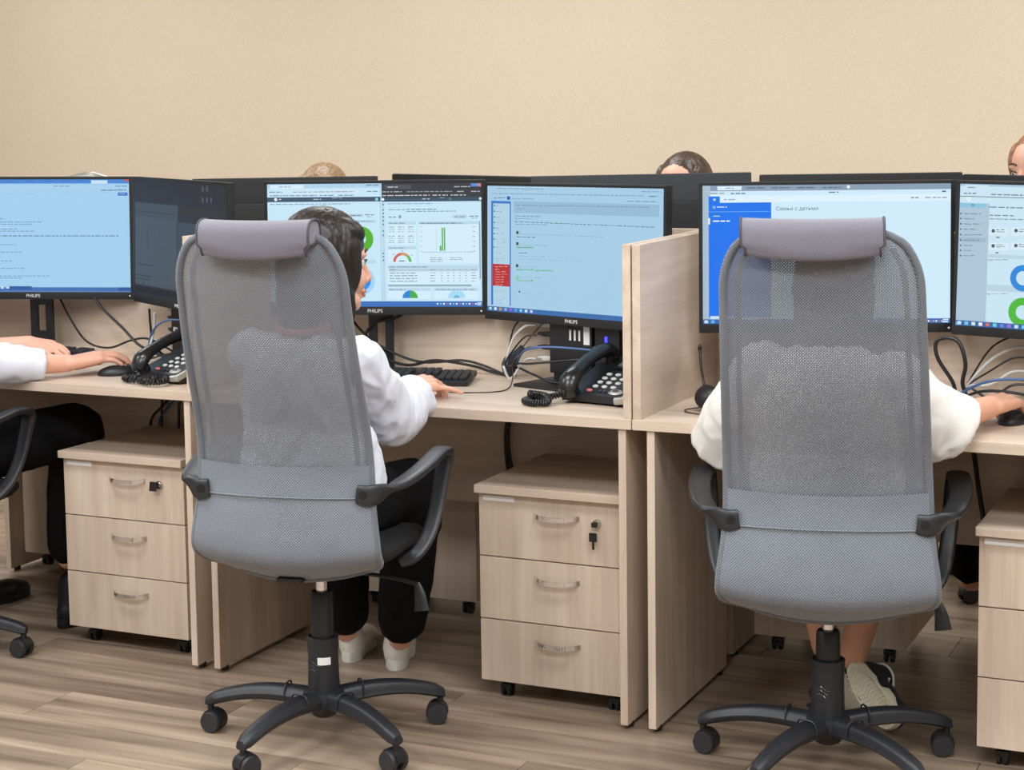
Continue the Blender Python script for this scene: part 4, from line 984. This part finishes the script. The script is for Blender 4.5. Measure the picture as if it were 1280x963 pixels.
    mb.build('torn_tape', mat('clear_tape', (88, 86, 80), .15), cv, 'torn clear tape')
    mb = MB(); mb.lathe([(.018, .055), (.028, .06), (.046, .085), (.052, .10), (.048, .118), (.036, .124), (.03, .124)]); mb.build('hub', base_m, t)
    for ang in base_angles:
        a = R(ang-rot); c_, s_ = math.cos(a), math.sin(a); mb = MB(); rings = []
        for k in range(15):
            f = k/14; r_ = .035+f*.262; zc = .101+.012*math.sin(f*PI*.8)-.034*f**2.2; hw_ = .029-.009*f; hh_ = .021-.006*f; rg = []
            if k == 14: hw_ *= .7; hh_ *= .7
            for m_ in range(14):
                b = 2*PI*m_/14; ox = hw_*math.copysign(abs(math.cos(b))**.6, math.cos(b)); oz = hh_*math.copysign(abs(math.sin(b))**.75, math.sin(b)); 
                ox *= (.82 if oz > 0 else 1)
                rg.append((r_*c_-ox*s_, r_*s_+ox*c_, zc+oz))
            rings.append(rg)
        mb.loft(rings); mb.tube([((.09)*c_-.0*s_-s_*w2, .09*s_+c_*w2, z2) for w2, z2 in ((-.027, .10), (-.02, .1265), (0, .131), (.02, .1265), (.027, .10))], .0022, 6, smooth=3); mb.build('base_leg', base_m, t)
        cr = .288; cx_, cyc = cr*c_, cr*s_; sw = a+R(random.uniform(-25, 25))+PI/2; d = Vector((math.cos(sw), math.sin(sw), 0)); nrm = Vector((-d.y, d.x, 0)); o_ = Vector((cx_, cyc, 0))+nrm*.008
        mb = MB(); mb.cyl((cx_, cyc, .05), (cx_, cyc, .078), .008, 12)
        rings = []
        for k in range(9):
            aa = PI*(k/8)*1.0-.15; p = o_+nrm*(.027*math.cos(aa))+Vector((0, 0, .026+.029*math.sin(aa)))
            rings.append([p+d*.014, p+d*.014-Vector((0, 0, .006)), p-d*.014-Vector((0, 0, .006)), p-d*.014])
        mb.loft(rings); ca = mb.build('caster', black, t)
        for sx in (-1, 1):
            mb = MB(); p = o_+d*(sx*.0165)+Vector((0, 0, .0255)); q_ = d.to_track_quat('Z', 'Y').to_matrix().to_4x4()
            mb.lathe([(.012, -.0075), (.0235, -.0075), (.0255, -.004), (.0255, .004), (.0235, .0075), (.012, .0075)], seg=22)
            for v in mb.bm.verts: v.co = Matrix.Translation(p) @ q_ @ v.co
            mb.build('wheel', rubber, ca)
    return t
make_chair('office_chair', 'grey mesh high-back swivel chair in front of the middle desk, full base in view', (-2.135, 3.525, 0), 10, (191, 262, 334, 46, 118), lean=.155, zb=.450, ws=.945, skew=-.011, hrw=.93, hshift=.012)
make_chair('office_chair', 'grey mesh high-back swivel chair in front of the right desk, nearest the camera side', (-1.0, 3.80, 0), 14, (182, 254, 326, 38, 110), lean=.12, sticker=False, zb=.402, ws=.985, arm_dz=-.034, skew=-.016, hshift=-.014)
make_chair('office_chair', 'black-armed swivel chair mostly outside the left picture edge', (-3.50, 3.66, 0), 4, (22, 94, 166, 238, 310), sticker=False, lean=.11)

# ------------------------------------------------------------------ people
def frame_from(fwd, up=(0, 0, 1)):
    f = Vector(fwd).normalized(); u = Vector(up); l = u.cross(f).normalized(); u = f.cross(l).normalized()
    return Matrix(((f.x, l.x, u.x, 0), (f.y, l.y, u.y, 0), (f.z, l.z, u.z, 0), (0, 0, 0, 1)))
def head_prims(mb, H_):
    """H_: head frame, x forward, y to the person's left, z up; centre between the ears"""
    def E(c, r, rot=(0, 0, 0)): mb.ball(H_ @ Vector(c), r, rot=H_.to_3x3().to_4x4() @ Euler(rot).to_matrix().to_4x4(), sub=3)
    E((-.008, 0, .028), (.098, .076, .090)); E((.030, 0, -.02), (.058, .060, .080)); E((.030, 0, -.065), (.048, .046, .048)); E((.044, 0, -.076), (.040, .040, .036)); E((.064, 0, -.096), (.024, .024, .020))
    for s_ in (-1, 1):
        E((.052, s_*.034, -.036), (.034, .028, .034)); E((.066, s_*.028, .022), (.019, .028, .012)); E((-.002, s_*.074, -.012), (.018, .008, .031), (0, .2, s_*.3)); E((.030, s_*.04, -.075), (.045, .018, .020), (0, .35, 0))
        E((.092, s_*.011, -.040), (.011, .008, .008))
    mb.cone(H_ @ Vector((.082, 0, .014)), H_ @ Vector((.104, 0, -.034)), .008, .0105, 12); E((.104, 0, -.035), (.0115, .0105, .010))
    E((.084, 0, -.064), (.012, .026, .008)); E((.080, 0, -.076), (.013, .022, .008)); E((.074, 0, -.055), (.016, .022, .018))
def face_parts(H_, P, root, iris=eye_d, browm=None, sk=None):
    for s_ in (-1, 1):
        mb = MB(off=root.location); mb.ball(H_ @ Vector((.0695, s_*.031, .002)), .0125, sub=3); ey = mb.build('eye', eye_w, P)
        mb = MB(off=root.location); mb.ball(H_ @ Vector((.0775, s_*.0315, .001)), (.0058, .0058, .0058), sub=2); mb.build('iris', iris, ey)
        mb = MB(off=root.location); mb.tube([H_ @ Vector((.088, s_*.014, .028)), H_ @ Vector((.087, s_*.030, .033)), H_ @ Vector((.074, s_*.050, .028))], [.0026, .003, .0016], 6); mb.build('eyebrow', browm or brow_m, P)
        mb = MB(off=root.location); mb.tube([H_ @ Vector((.084, s_*.018, .007)), H_ @ Vector((.087, s_*.031, .010)), H_ @ Vector((.078, s_*.045, .005))], .0018, 6); mb.build('eyelashes', eye_d, ey)
    mb = MB(off=root.location); mb.tube([H_ @ Vector((.083, -.023, -.068)), H_ @ Vector((.0945, -.009, -.0655)), H_ @ Vector((.0945, .009, -.0655)), H_ @ Vector((.083, .023, -.068))], [.0025, .0045, .0045, .0025], 8)
    mb.tube([H_ @ Vector((.082, -.02, -.071)), H_ @ Vector((.0925, -.007, -.0755)), H_ @ Vector((.0925, .007, -.0755)), H_ @ Vector((.082, .02, -.071))], [.0025, .005, .005, .0025], 8); mb.build('lips', lip_m, P)
def hand_prims(mb, Hm, side=1, curl=(.35, .35, .4, .45), spread=(.12, .03, -.06, -.2), thumb=(.35, .3), sc_=1.0):
    """Hm: wrist frame, x along the hand, y to the left, z = back of the hand; side +1 puts the thumb on +y"""
    def W(p): return Hm @ (Vector((p[0], p[1]*side, p[2]))*sc_)
    K = [(.082, .030, .002), (.086, .010, .005), (.082, -.010, .003), (.074, -.028, -.002)]; L = [(.040, .024, .019), (.044, .028, .020), (.041, .026, .019), (.032, .020, .017)]
    for k in K: cap(mb, W((.0, k[1]*.45, 0)), W(k), .0165*sc_, .0115*sc_)
    cap(mb, W((.02, .01, -.006)), W((.065, -.005, -.006)), .018*sc_, .014*sc_)
    for i, k in enumerate(K):
        p = Vector(k); a = curl[i]*.5; yaw_ = spread[i]; r_ = (.0092, .0094, .009, .008)[i]
        for j in range(3):
            d = Vector((math.cos(a)*math.cos(yaw_), math.sin(yaw_), -math.sin(a))); q = p+d*L[i][j]; cap(mb, W(p), W(q), r_*sc_, (r_-.0008)*sc_); p = q; a += curl[i]; r_ -= .0008
    a, b = thumb; p0 = Vector((.018, .020, -.006)); p1 = p0+Vector((.034*math.cos(.6+a*.3), .034*math.sin(.6+a*.3), -.006)); p2 = p1+Vector((.030*math.cos(a*.7), .030*math.sin(a*.7), -.006)); p3 = p2+Vector((.024, .024*math.sin(.1-b*.3), -.004))
    cap(mb, W(p0), W(p1), .0145*sc_, .0115*sc_); cap(mb, W(p1), W(p2), .0115*sc_, .0098*sc_); cap(mb, W(p2), W(p3), .0098*sc_, .0085*sc_)
def nails(Hm, P, root, side, curl, spread, sc_=1.0):
    pass
def seated(name, label, pelvis, chest, head, face_dir, arms, legs, top_m, leg_m_, hair_m, skin_m, hairfn, voxel=.0032, group=None, sleeve='long', torso=(.155, .105), shirt_r=1.0, folds=.006, bare_shin=False, shoefn=None, vis=True, skirt=False):
    root = thing(name, label, 'person', (pelvis[0], pelvis[1], pelvis[2]-.06), 0, group)
    pel, ch, hd = Vector(pelvis), Vector(chest), Vector(head)
    Hf = Matrix.Translation(hd) @ frame_from(face_dir)
    neck = ch+Vector((0, 0, .145)); nb = Hf @ Vector((-.03, 0, -.06))
    # shoulders line taken from the arms
    def body(mb):
        head_prims(mb, Hf); cap(mb, nb, neck+Vector((0, 0, -.03)), .048, .056)
        shl, shr = Vector(arms[0]['pts'][0]), Vector(arms[1]['pts'][0])
        cap(mb, shl, neck+Vector((0, 0, -.05)), .042, .05); cap(mb, shr, neck+Vector((0, 0, -.05)), .042, .05)
        sd = (shr-shl).normalized(); ang = math.atan2(sd.y, sd.x)
        mb.ball(ch, (torso[0]*.86, torso[1]*.86, .17), rot=(0, 0, ang), sub=3); mb.ball(ch.lerp(pel, .55), (torso[0]*.75, torso[1]*.8, .16), rot=(0, 0, ang), sub=3); mb.ball(pel, (torso[0]*.95, .11, .09), rot=(0, 0, ang), sub=3)
        for a in arms:
            p = [Vector(q) for q in a['pts']]; chain(mb, p, [.042, .036, .025])
            Hm = Matrix.Translation(p[2]) @ frame_from(a['hand'], a.get('back', (0, 0, 1))); hand_prims(mb, Hm, a['side'], a.get('curl', (.35, .35, .4, .45)), a.get('spread', (.12, .03, -.06, -.2)), a.get('thumb', (.35, .3)), a.get('sc', 1.0))
        for l in legs:
            p = [Vector(q) for q in l]; chain(mb, p[:3], [.07, .052, .034]); 
    B = blob('body', skin_m, root, body, voxel, 5)
    face_parts(Hf, root, root)
    # shirt
    def shirt(mb):
        shl, shr = Vector(arms[0]['pts'][0]), Vector(arms[1]['pts'][0]); sd = (shr-shl).normalized(); ang = math.atan2(sd.y, sd.x)
        mb.ball(ch, (torso[0]*1.02*shirt_r, torso[1]*1.05*shirt_r, .175), rot=(0, 0, ang), sub=3); mb.ball(ch.lerp(pel, .5), (torso[0]*.98*shirt_r, torso[1]*1.08*shirt_r, .18), rot=(0, 0, ang), sub=3); mb.ball(pel+Vector((0, 0, .03)), (torso[0]*1.08*shirt_r, .125*shirt_r, .075), rot=(0, 0, ang), sub=3)
        cap(mb, shl, neck+Vector((0, 0, -.055)), .052, .056); cap(mb, shr, neck+Vector((0, 0, -.055)), .052, .056)
        mb.cone(neck+Vector((0, 0, -.06)), neck+Vector((0, 0, -.005)), .075, .058, 20)
        for a in arms:
            for sl in a['sleeve']:
                if len(sl) == 5: mb.cone(sl[0], sl[1], sl[2], sl[3], 24); mb.ball(sl[0], sl[2])
                else: cap(mb, *sl)
    blob('shirt', top_m, root, shirt, .006, 4, folds=folds, fscale=11)
    for a in arms:
        if 'cuff' in a:
            (p, q, r1, r2) = a['cuff']; d = (Vector(q)-Vector(p)).normalized()
            mb = MB(off=root.location); mb.tube([Vector(p)-d*.004, p, Vector(p).lerp(Vector(q), .5), q, Vector(q)+d*.001, Vector(q)-d*.01], [r1*.8, r1*1.02, (r1+r2)*.52, r2*1.03, r2*.97, r2*.8], 20, smooth=3); mb.build('cuff', top_m, root)
    def pant(mb):
        mb.ball(pel, (torso[0]*1.02, .125, .095), sub=3)
        for l in legs:
            p = [Vector(q) for q in l]; r_ = [.088, .070, .055, .058] if not bare_shin else [.085, .066, .06, .05]
            if len(p) > 3 and not bare_shin: chain(mb, [p[0], p[1], p[2].lerp(p[1], .12)], [.088, .078, .062])
            elif bare_shin: chain(mb, [p[0], p[1], p[1].lerp(p[2], .35)], [.088, .07, .062])
            else: chain(mb, p[:3], [.088, .078, .06])
    blob('trousers', leg_m_, root, pant, .007, 4, folds=.006, fscale=8)
    if hairfn:
        blob('hair', hair_m, root, lambda mb: hairfn(mb, Hf), .0045, 5, folds=.0022, fscale=60, fdir=(1, 1, .15))
    return root, Hf
def shoe(root, heel, toe, m_up, m_sole, h=.07, w_=.042, up=(0, 0, 1), ankle=None, label=None, tread=False):
    h0, t0 = Vector(heel), Vector(toe); L = (t0-h0).length; F = Matrix.Translation(h0) @ frame_from(t0-h0, up)
    def upper(mb):
        def E(c, r): mb.ball(F @ Vector(c), r, rot=F.to_3x3().to_4x4(), sub=3)
        E((.045, 0, .045), (.048, w_*.82, .045)); E((L*.55, 0, .034), (L*.38, w_*.9, .034)); E((L*.78, 0, .028), (L*.24, w_*.98, .028))
        cap(mb, F @ Vector((.04, 0, .05)), F @ Vector((.045, 0, h)), .036, .034)
    blob('shoe', m_up, root, upper, .004, 4, label=label)
    mb = MB(off=root.location); rg0 = []; rg1 = []; rg2 = []
    N_ = 36
    for k in range(N_):
        a = 2*PI*k/N_; c_ = math.cos(a); s_ = math.sin(a); x = L/2+L*.52*c_; wv = w_*(1.02 if c_ > 0 else .84)-.006*math.exp(-((x-L*.42)/.04)**2)
        y = wv*math.copysign(abs(s_)**.8, s_)
        rg0.append(F @ Vector((L/2+(x-L/2)*.97, y*.95, 0))); rg1.append(F @ Vector((x, y, .004))); rg2.append(F @ Vector((x, y, .022+.008*(c_ < 0))))
    mb.loft([rg0, rg1, rg2]); so = mb.build('sole', m_sole, root)
    if tread:
        mb = MB(off=root.location); n_ = 17
        for k in range(n_):
            x = L*(.06+.9*k/(n_-1)); e = abs((x-L/2)/(L*.52)); yw = w_*.86*math.sqrt(max(.05, 1-min(1, e)**3))
            P_ = [F @ Vector((x+.004*math.sin(y*160), y, -.0008)) for y in [yw*(-1+.25*q) for q in range(9)]]
            mb.tube(P_, .0013, 5, smooth=0)
        mb.tube([F @ Vector((L/2+(L*.45)*math.cos(a), w_*.82*math.sin(a), -.001)) for a in [2*PI*k/24 for k in range(25)]], .0016, 5, smooth=0)
        mb.build('tread', m_sole, so)
        mb = MB(off=root.location)
        for q in (.0, .018): mb.tube([F @ Vector((L*.42+q, yy, .062-yy*yy*9)) for yy in (-.040, -.028, -.012, .0, .012, .028, .040)], .0028, 6, smooth=3)
        mb.tube([F @ Vector((.045+.036*math.cos(a), .036*math.sin(a), h+.006)) for a in [2*PI*k/20 for k in range(21)]], .0028, 6, smooth=0)
        mb.build('stripe', white_p, root, 'white stripe')
def hair_long(mb, H_):
    def E(c, r, rot=(0, 0, 0)): mb.ball(H_ @ Vector(c), r, rot=H_.to_3x3().to_4x4() @ Euler(rot).to_matrix().to_4x4(), sub=3)
    E((-.016, 0, .040), (.102, .086, .092)); E((-.045, 0, -.01), (.075, .088, .10)); E((-.060, 0, -.08), (.055, .080, .11)); E((-.062, 0, -.16), (.045, .07, .09))
    for s_ in (-1, 1):
        E((.012, s_*.066, .02), (.046, .022, .062), (0, .2, 0)); E((-.008, s_*.072, -.055), (.040, .020, .078))
        E((.036, s_*.040, .078), (.040, .040, .026), (0, .5, 0)); E((.030, s_*.066, .0), (.030, .016, .075)); E((.012, s_*.070, -.10), (.034, .022, .07))
def hair_parted(mb, H_):
    def E(c, r, rot=(0, 0, 0)): mb.ball(H_ @ Vector(c), r, rot=H_.to_3x3().to_4x4() @ Euler(rot).to_matrix().to_4x4(), sub=3)
    E((-.020, 0, .042), (.098, .084, .090)); E((-.05, 0, -.02), (.07, .085, .09)); E((-.06, 0, -.1), (.05, .075, .09))
    for s_ in (-1, 1):
        E((.010, s_*.064, .035), (.055, .020, .05), (0, .35, s_*.1)); E((-.004, s_*.072, -.045), (.040, .016, .07))
        E((.040, s_*.04, .098-.01), (.034, .032, .020), (0, .55, 0))
def hair_back(mb, H_):
    def E(c, r, rot=(0, 0, 0)): mb.ball(H_ @ Vector(c), r, rot=H_.to_3x3().to_4x4() @ Euler(rot).to_matrix().to_4x4(), sub=3)
    E((-.022, 0, .043), (.097, .083, .090)); E((-.05, 0, -.02), (.07, .084, .09)); E((-.06, 0, -.10), (.05, .07, .09))
    for s_ in (-1, 1): E((.004, s_*.066, .022), (.050, .018, .070), (0, .25, 0)); E((-.006, s_*.070, -.06), (.035, .016, .07))
def hair_bun(mb, H_):
    def E(c, r, rot=(0, 0, 0)): mb.ball(H_ @ Vector(c), r, rot=H_.to_3x3().to_4x4() @ Euler(rot).to_matrix().to_4x4(), sub=3)
    E((-.022, 0, .040), (.098, .083, .088)); E((-.05, 0, -.005), (.068, .080, .075)); E((-.115, 0, .03), (.035, .035, .035))
    for s_ in (-1, 1): E((.0, s_*.066, .03), (.05, .018, .045), (0, .35, 0))

# woman at the middle desk
a_l = dict(pts=[(-2.315, 3.54, .905), (-2.36, 3.73, .735), (-2.30, 3.98, .79)], side=-1, hand=(.35, 1, -.08), sleeve=[((-2.315, 3.54, .905), (-2.36, 3.72, .735), .058, .052), ((-2.36, 3.72, .735), (-2.31, 3.93, .785), .052, .044)])
a_r = dict(pts=[(-2.035, 3.545, .905), (-2.045, 3.70, .735), (-2.085, 3.875, .788)], side=1, hand=(.35, .94, .05), back=(.25, 0, 1), curl=(1.05, 1.0, .95, .14), spread=(.1, .0, -.12, -.60), sc=.98,
           sleeve=[((-2.04, 3.545, .90), (-2.04, 3.66, .80), .058, .058), ((-2.04, 3.66, .80), (-2.04, 3.715, .735), .058, .060), ((-2.04, 3.715, .738), (-2.048, 3.835, .772), .062, .058, 1), ((-2.07, 3.54, .70), (-2.045, 3.57, .615), .07, .058)])
p1, Hf1 = seated('person', 'dark-haired woman in white shirt and black trousers seated in the first grey chair', (-2.17, 3.50, .535), (-2.17, 3.52, .80), (-2.135, 3.585, 1.122), (.60, .78, -.06),
    [a_l, a_r], [[(-2.26, 3.55, .545), (-2.33, 3.93, .54), (-2.385, 4.06, .09), (0, 0, 0)], [(-2.09, 3.54, .545), (-2.10, 3.93, .52), (-2.215, 4.05, .09), (0, 0, 0)]],
    shirt_w, pants, hair_dark, skin, hair_long, group=None, torso=(.148, .10), folds=.010)
shoe(p1, (-2.225, 4.035, .0), (-2.315, 4.25, .0), shoe_w, white_p, label='white low shoe'); shoe(p1, (-2.375, 4.05, .0), (-2.44, 4.27, .0), shoe_w, white_p, label='white low shoe')
mb = MB(off=p1.location); nk = Vector((-2.165, 3.525, .955)); mb.tube([nk+Vector((.062*math.cos(a), .062*math.sin(a)+.01, .025+.012*math.sin(a*1))) for a in [2*PI*k/20 for k in range(21)]], .009, 8, smooth=0); mb.build('collar', red_m, p1, 'coral red band at the neck')

# woman at the right desk
b_l = dict(pts=[(-1.16, 3.80, .885), (-1.245, 3.86, .68), (-1.15, 4.02, .79)], side=-1, hand=(.6, 1, -.1), sleeve=[((-1.15, 3.80, .885), (-1.235, 3.83, .755), .068, .072), ((-1.20, 3.81, .80), (-1.250, 3.87, .70), .072, .088, 1)])
b_r = dict(pts=[(-.85, 3.79, .875), (-.762, 3.822, .79), (-.683, 3.975, .805)], side=1, sc=1.06, hand=(.22, 1, .02), curl=(.6, .6, .6, .6), spread=(.1, .0, -.1, -.2),
           sleeve=[((-.85, 3.79, .885), (-.79, 3.80, .82), .060, .062), ((-.81, 3.79, .83), (-.738, 3.858, .770), .062, .076, 1), ((-.79, 3.79, .80), (-.775, 3.81, .745), .055, .042)])
p2, Hf2 = seated('person', 'woman in a loose cream tee with bare ankles, hidden behind the second grey chair', (-1.01, 3.80, .535), (-1.0, 3.80, .785), (-1.01, 3.88, 1.085), (-.12, 1, -.15),
    [b_l, b_r], [[(-1.10, 3.84, .545), (-1.16, 4.12, .53), (-1.10, 4.16, .16), (0, 0, 0)], [(-.92, 3.84, .545), (-.93, 4.14, .53), (-1.03, 4.14, .15), (0, 0, 0)]],
    tee_w, pants, hair_mid, skin_t, hair_parted, bare_shin=True, shirt_r=1.12)
shoe(p2, (-1.028, 4.10, .140), (-.905, 4.02, .035), shoe_b, sole_m, up=(-.24, .95, .35), h=.075, w_=.043, label='black canvas shoe with white stripes, sole showing', tread=True)
shoe(p2, (-1.09, 4.14, .095), (-1.0, 4.12, -.0+.012), shoe_b, sole_m, up=(.2, 1, .6), h=.07, label='black canvas shoe tucked behind the chair column')

# person at the left desk
c_r = dict(pts=[(-3.36, 3.66, .93), (-3.335, 3.74, .80), (-3.185, 3.945, .790)], side=1, sc=1.1, hand=(.48, .75, .10), curl=(.42, .42, .42, .45), spread=(.05, .0, -.08, -.16),
           sleeve=[((-3.36, 3.66, .92), (-3.335, 3.74, .81), .07, .068), ((-3.335, 3.74, .815), (-3.225, 3.885, .789), .062, .042, 1)])
c_l = dict(pts=[(-3.72, 3.68, .93), (-3.78, 3.86, .79), (-3.44, 4.09, .815)], side=-1, hand=(1, -.30, -.03), back=(.1, -.3, 1), curl=(.2, .22, .25, .3), spread=(.03, .0, -.04, -.10), thumb=(.2, .3),
           sleeve=[((-3.72, 3.68, .92), (-3.78, 3.85, .80), .065, .06), ((-3.78, 3.85, .80), (-3.56, 4.02, .805), .058, .042)])
p3, Hf3 = seated('person', 'person in rolled white sleeves at the left desk, forearms and black trouser legs in view', (-3.54, 3.66, .535), (-3.54, 3.68, .80), (-3.56, 3.76, 1.12), (-.1, 1, -.1),
    [c_l, c_r], [[(-3.62, 3.70, .545), (-3.66, 4.08, .545), (-3.68, 4.10, .12), (0, 0, 0)], [(-3.45, 3.70, .545), (-3.27, 4.07, .575), (-3.305, 4.06, .20), (0, 0, 0)]],
    shirt_w, pants, hair_mid, skin, hair_parted, voxel=.0035)
shoe(p3, (-3.315, 4.02, .0), (-3.27, 4.26, .0), boot_m, black, h=.13, label='black boot'); shoe(p3, (-3.69, 4.05, .0), (-3.66, 4.29, .0), boot_m, black, h=.11, label='black boot')

# people of the opposite row, facing the camera
def far_person(cx, cy, headz, face, label, hm, hf, tm, roll_=0):
    al = dict(pts=[(cx+.17, cy, headz-.24), (cx+.22, cy-.14, headz-.44), (cx+.12, cy-.36, .795)], side=-1, hand=(-.2, -1, -.12), sleeve=[((cx+.17, cy, headz-.24), (cx+.22, cy-.13, headz-.43), .055, .05), ((cx+.22, cy-.13, headz-.43), (cx+.14, cy-.30, .80), .05, .04)])
    ar = dict(pts=[(cx-.17, cy, headz-.24), (cx-.22, cy-.14, headz-.44), (cx-.12, cy-.36, .795)], side=1, hand=(.2, -1, -.12), sleeve=[((cx-.17, cy, headz-.24), (cx-.22, cy-.13, headz-.43), .055, .05), ((cx-.22, cy-.13, headz-.43), (cx-.14, cy-.30, .80), .05, .04)])
    return seated('person', label, (cx, cy+.06, .535), (cx, cy+.04, headz-.34), (cx, cy, headz), face, [al, ar],
        [[(cx-.09, cy, .545), (cx-.12, cy-.36, .54), (cx-.12, cy-.34, .12), (0, 0, 0)], [(cx+.09, cy, .545), (cx+.12, cy-.36, .54), (cx+.12, cy-.34, .12), (0, 0, 0)]],
        tm, pants, hm, skin, hf, voxel=.0045, folds=.004)
f1, _ = far_person(-3.235, 5.42, 1.165, (.1, -1, -.35), 'person opposite, only the parted fair hair showing above the monitors', hair_fair, hair_parted, shirt_far)
f2, _ = far_person(-1.905, 5.42, 1.203, (-.15, -1, .02), 'dark-haired person opposite whose bare forehead shows above the grey monitor back', hair_mid, hair_back, shirt_far)
f3, _ = far_person(-.80, 5.42, 1.268, (-.55, -1, -.05), 'auburn-haired person opposite at the right picture edge, one eye above the monitors', hair_red, hair_back, shirt_far)
for f_, x in ((f1, -3.235), (f2, -1.905), (f3, -.80)):
    for s_ in (-.12, .12):
        if f_ is f3 and s_ < 0: shoe(f_, (x-.19, 5.55, 0.0), (x-.17, 5.32, 0), khaki, khaki, label='khaki shoe')
        else: shoe(f_, (x+s_, 5.12, 0), (x+s_, 4.90, 0), khaki if f_ is f3 else shoe_b, khaki if f_ is f3 else white_p)
# low task chairs that carry them
def low_chair(x, y, label):
    return make_chair('office_chair', label, (x, y, 0), 180, (18, 90, 162, 234, 306), high=False, group='low chairs of the opposite row', sticker=False, lean=.05)
low_chair(-3.235, 5.50, 'low-backed chair under the fair-haired person opposite'); low_chair(-1.905, 5.50, 'low-backed chair under the person with the bare forehead'); low_chair(-.80, 5.50, 'low-backed chair under the auburn-haired person')
t = thing('white_chair', 'white chair whose rounded top edge shows just above the leftmost monitor', 'chair', (-4.46, 5.42, 0), PI)
mb = MB(); rings = []
for k in range(41):
    f = k/40; z = .44+f*.818; w_ = .215*math.sqrt(max(0.01, 1-(max(0, f-.80)/.201)**2)); y = -.20-.10*f
    rings.append([(u*w_, y+.03*u*u, z) for u in [-1+.2*i for i in range(11)]]+[(u*w_, y+.014+.03*u*u, z) for u in [1-.2*i for i in range(11)]])
mb.loft(rings); mb.build('backrest', white_p, t)
mb = MB(); mb.box((0, .02, .445), (.42, .42, .03), bev=.012); mb.build('seat', white_p, t)
for sx in (-1, 1):
    for sy in (-1, 1): mb = MB(); mb.cone((sx*.20, .02+sy*.20, 0), (sx*.16, .02+sy*.16, .435), .011, .015, 12); mb.build('leg', white_p, t)
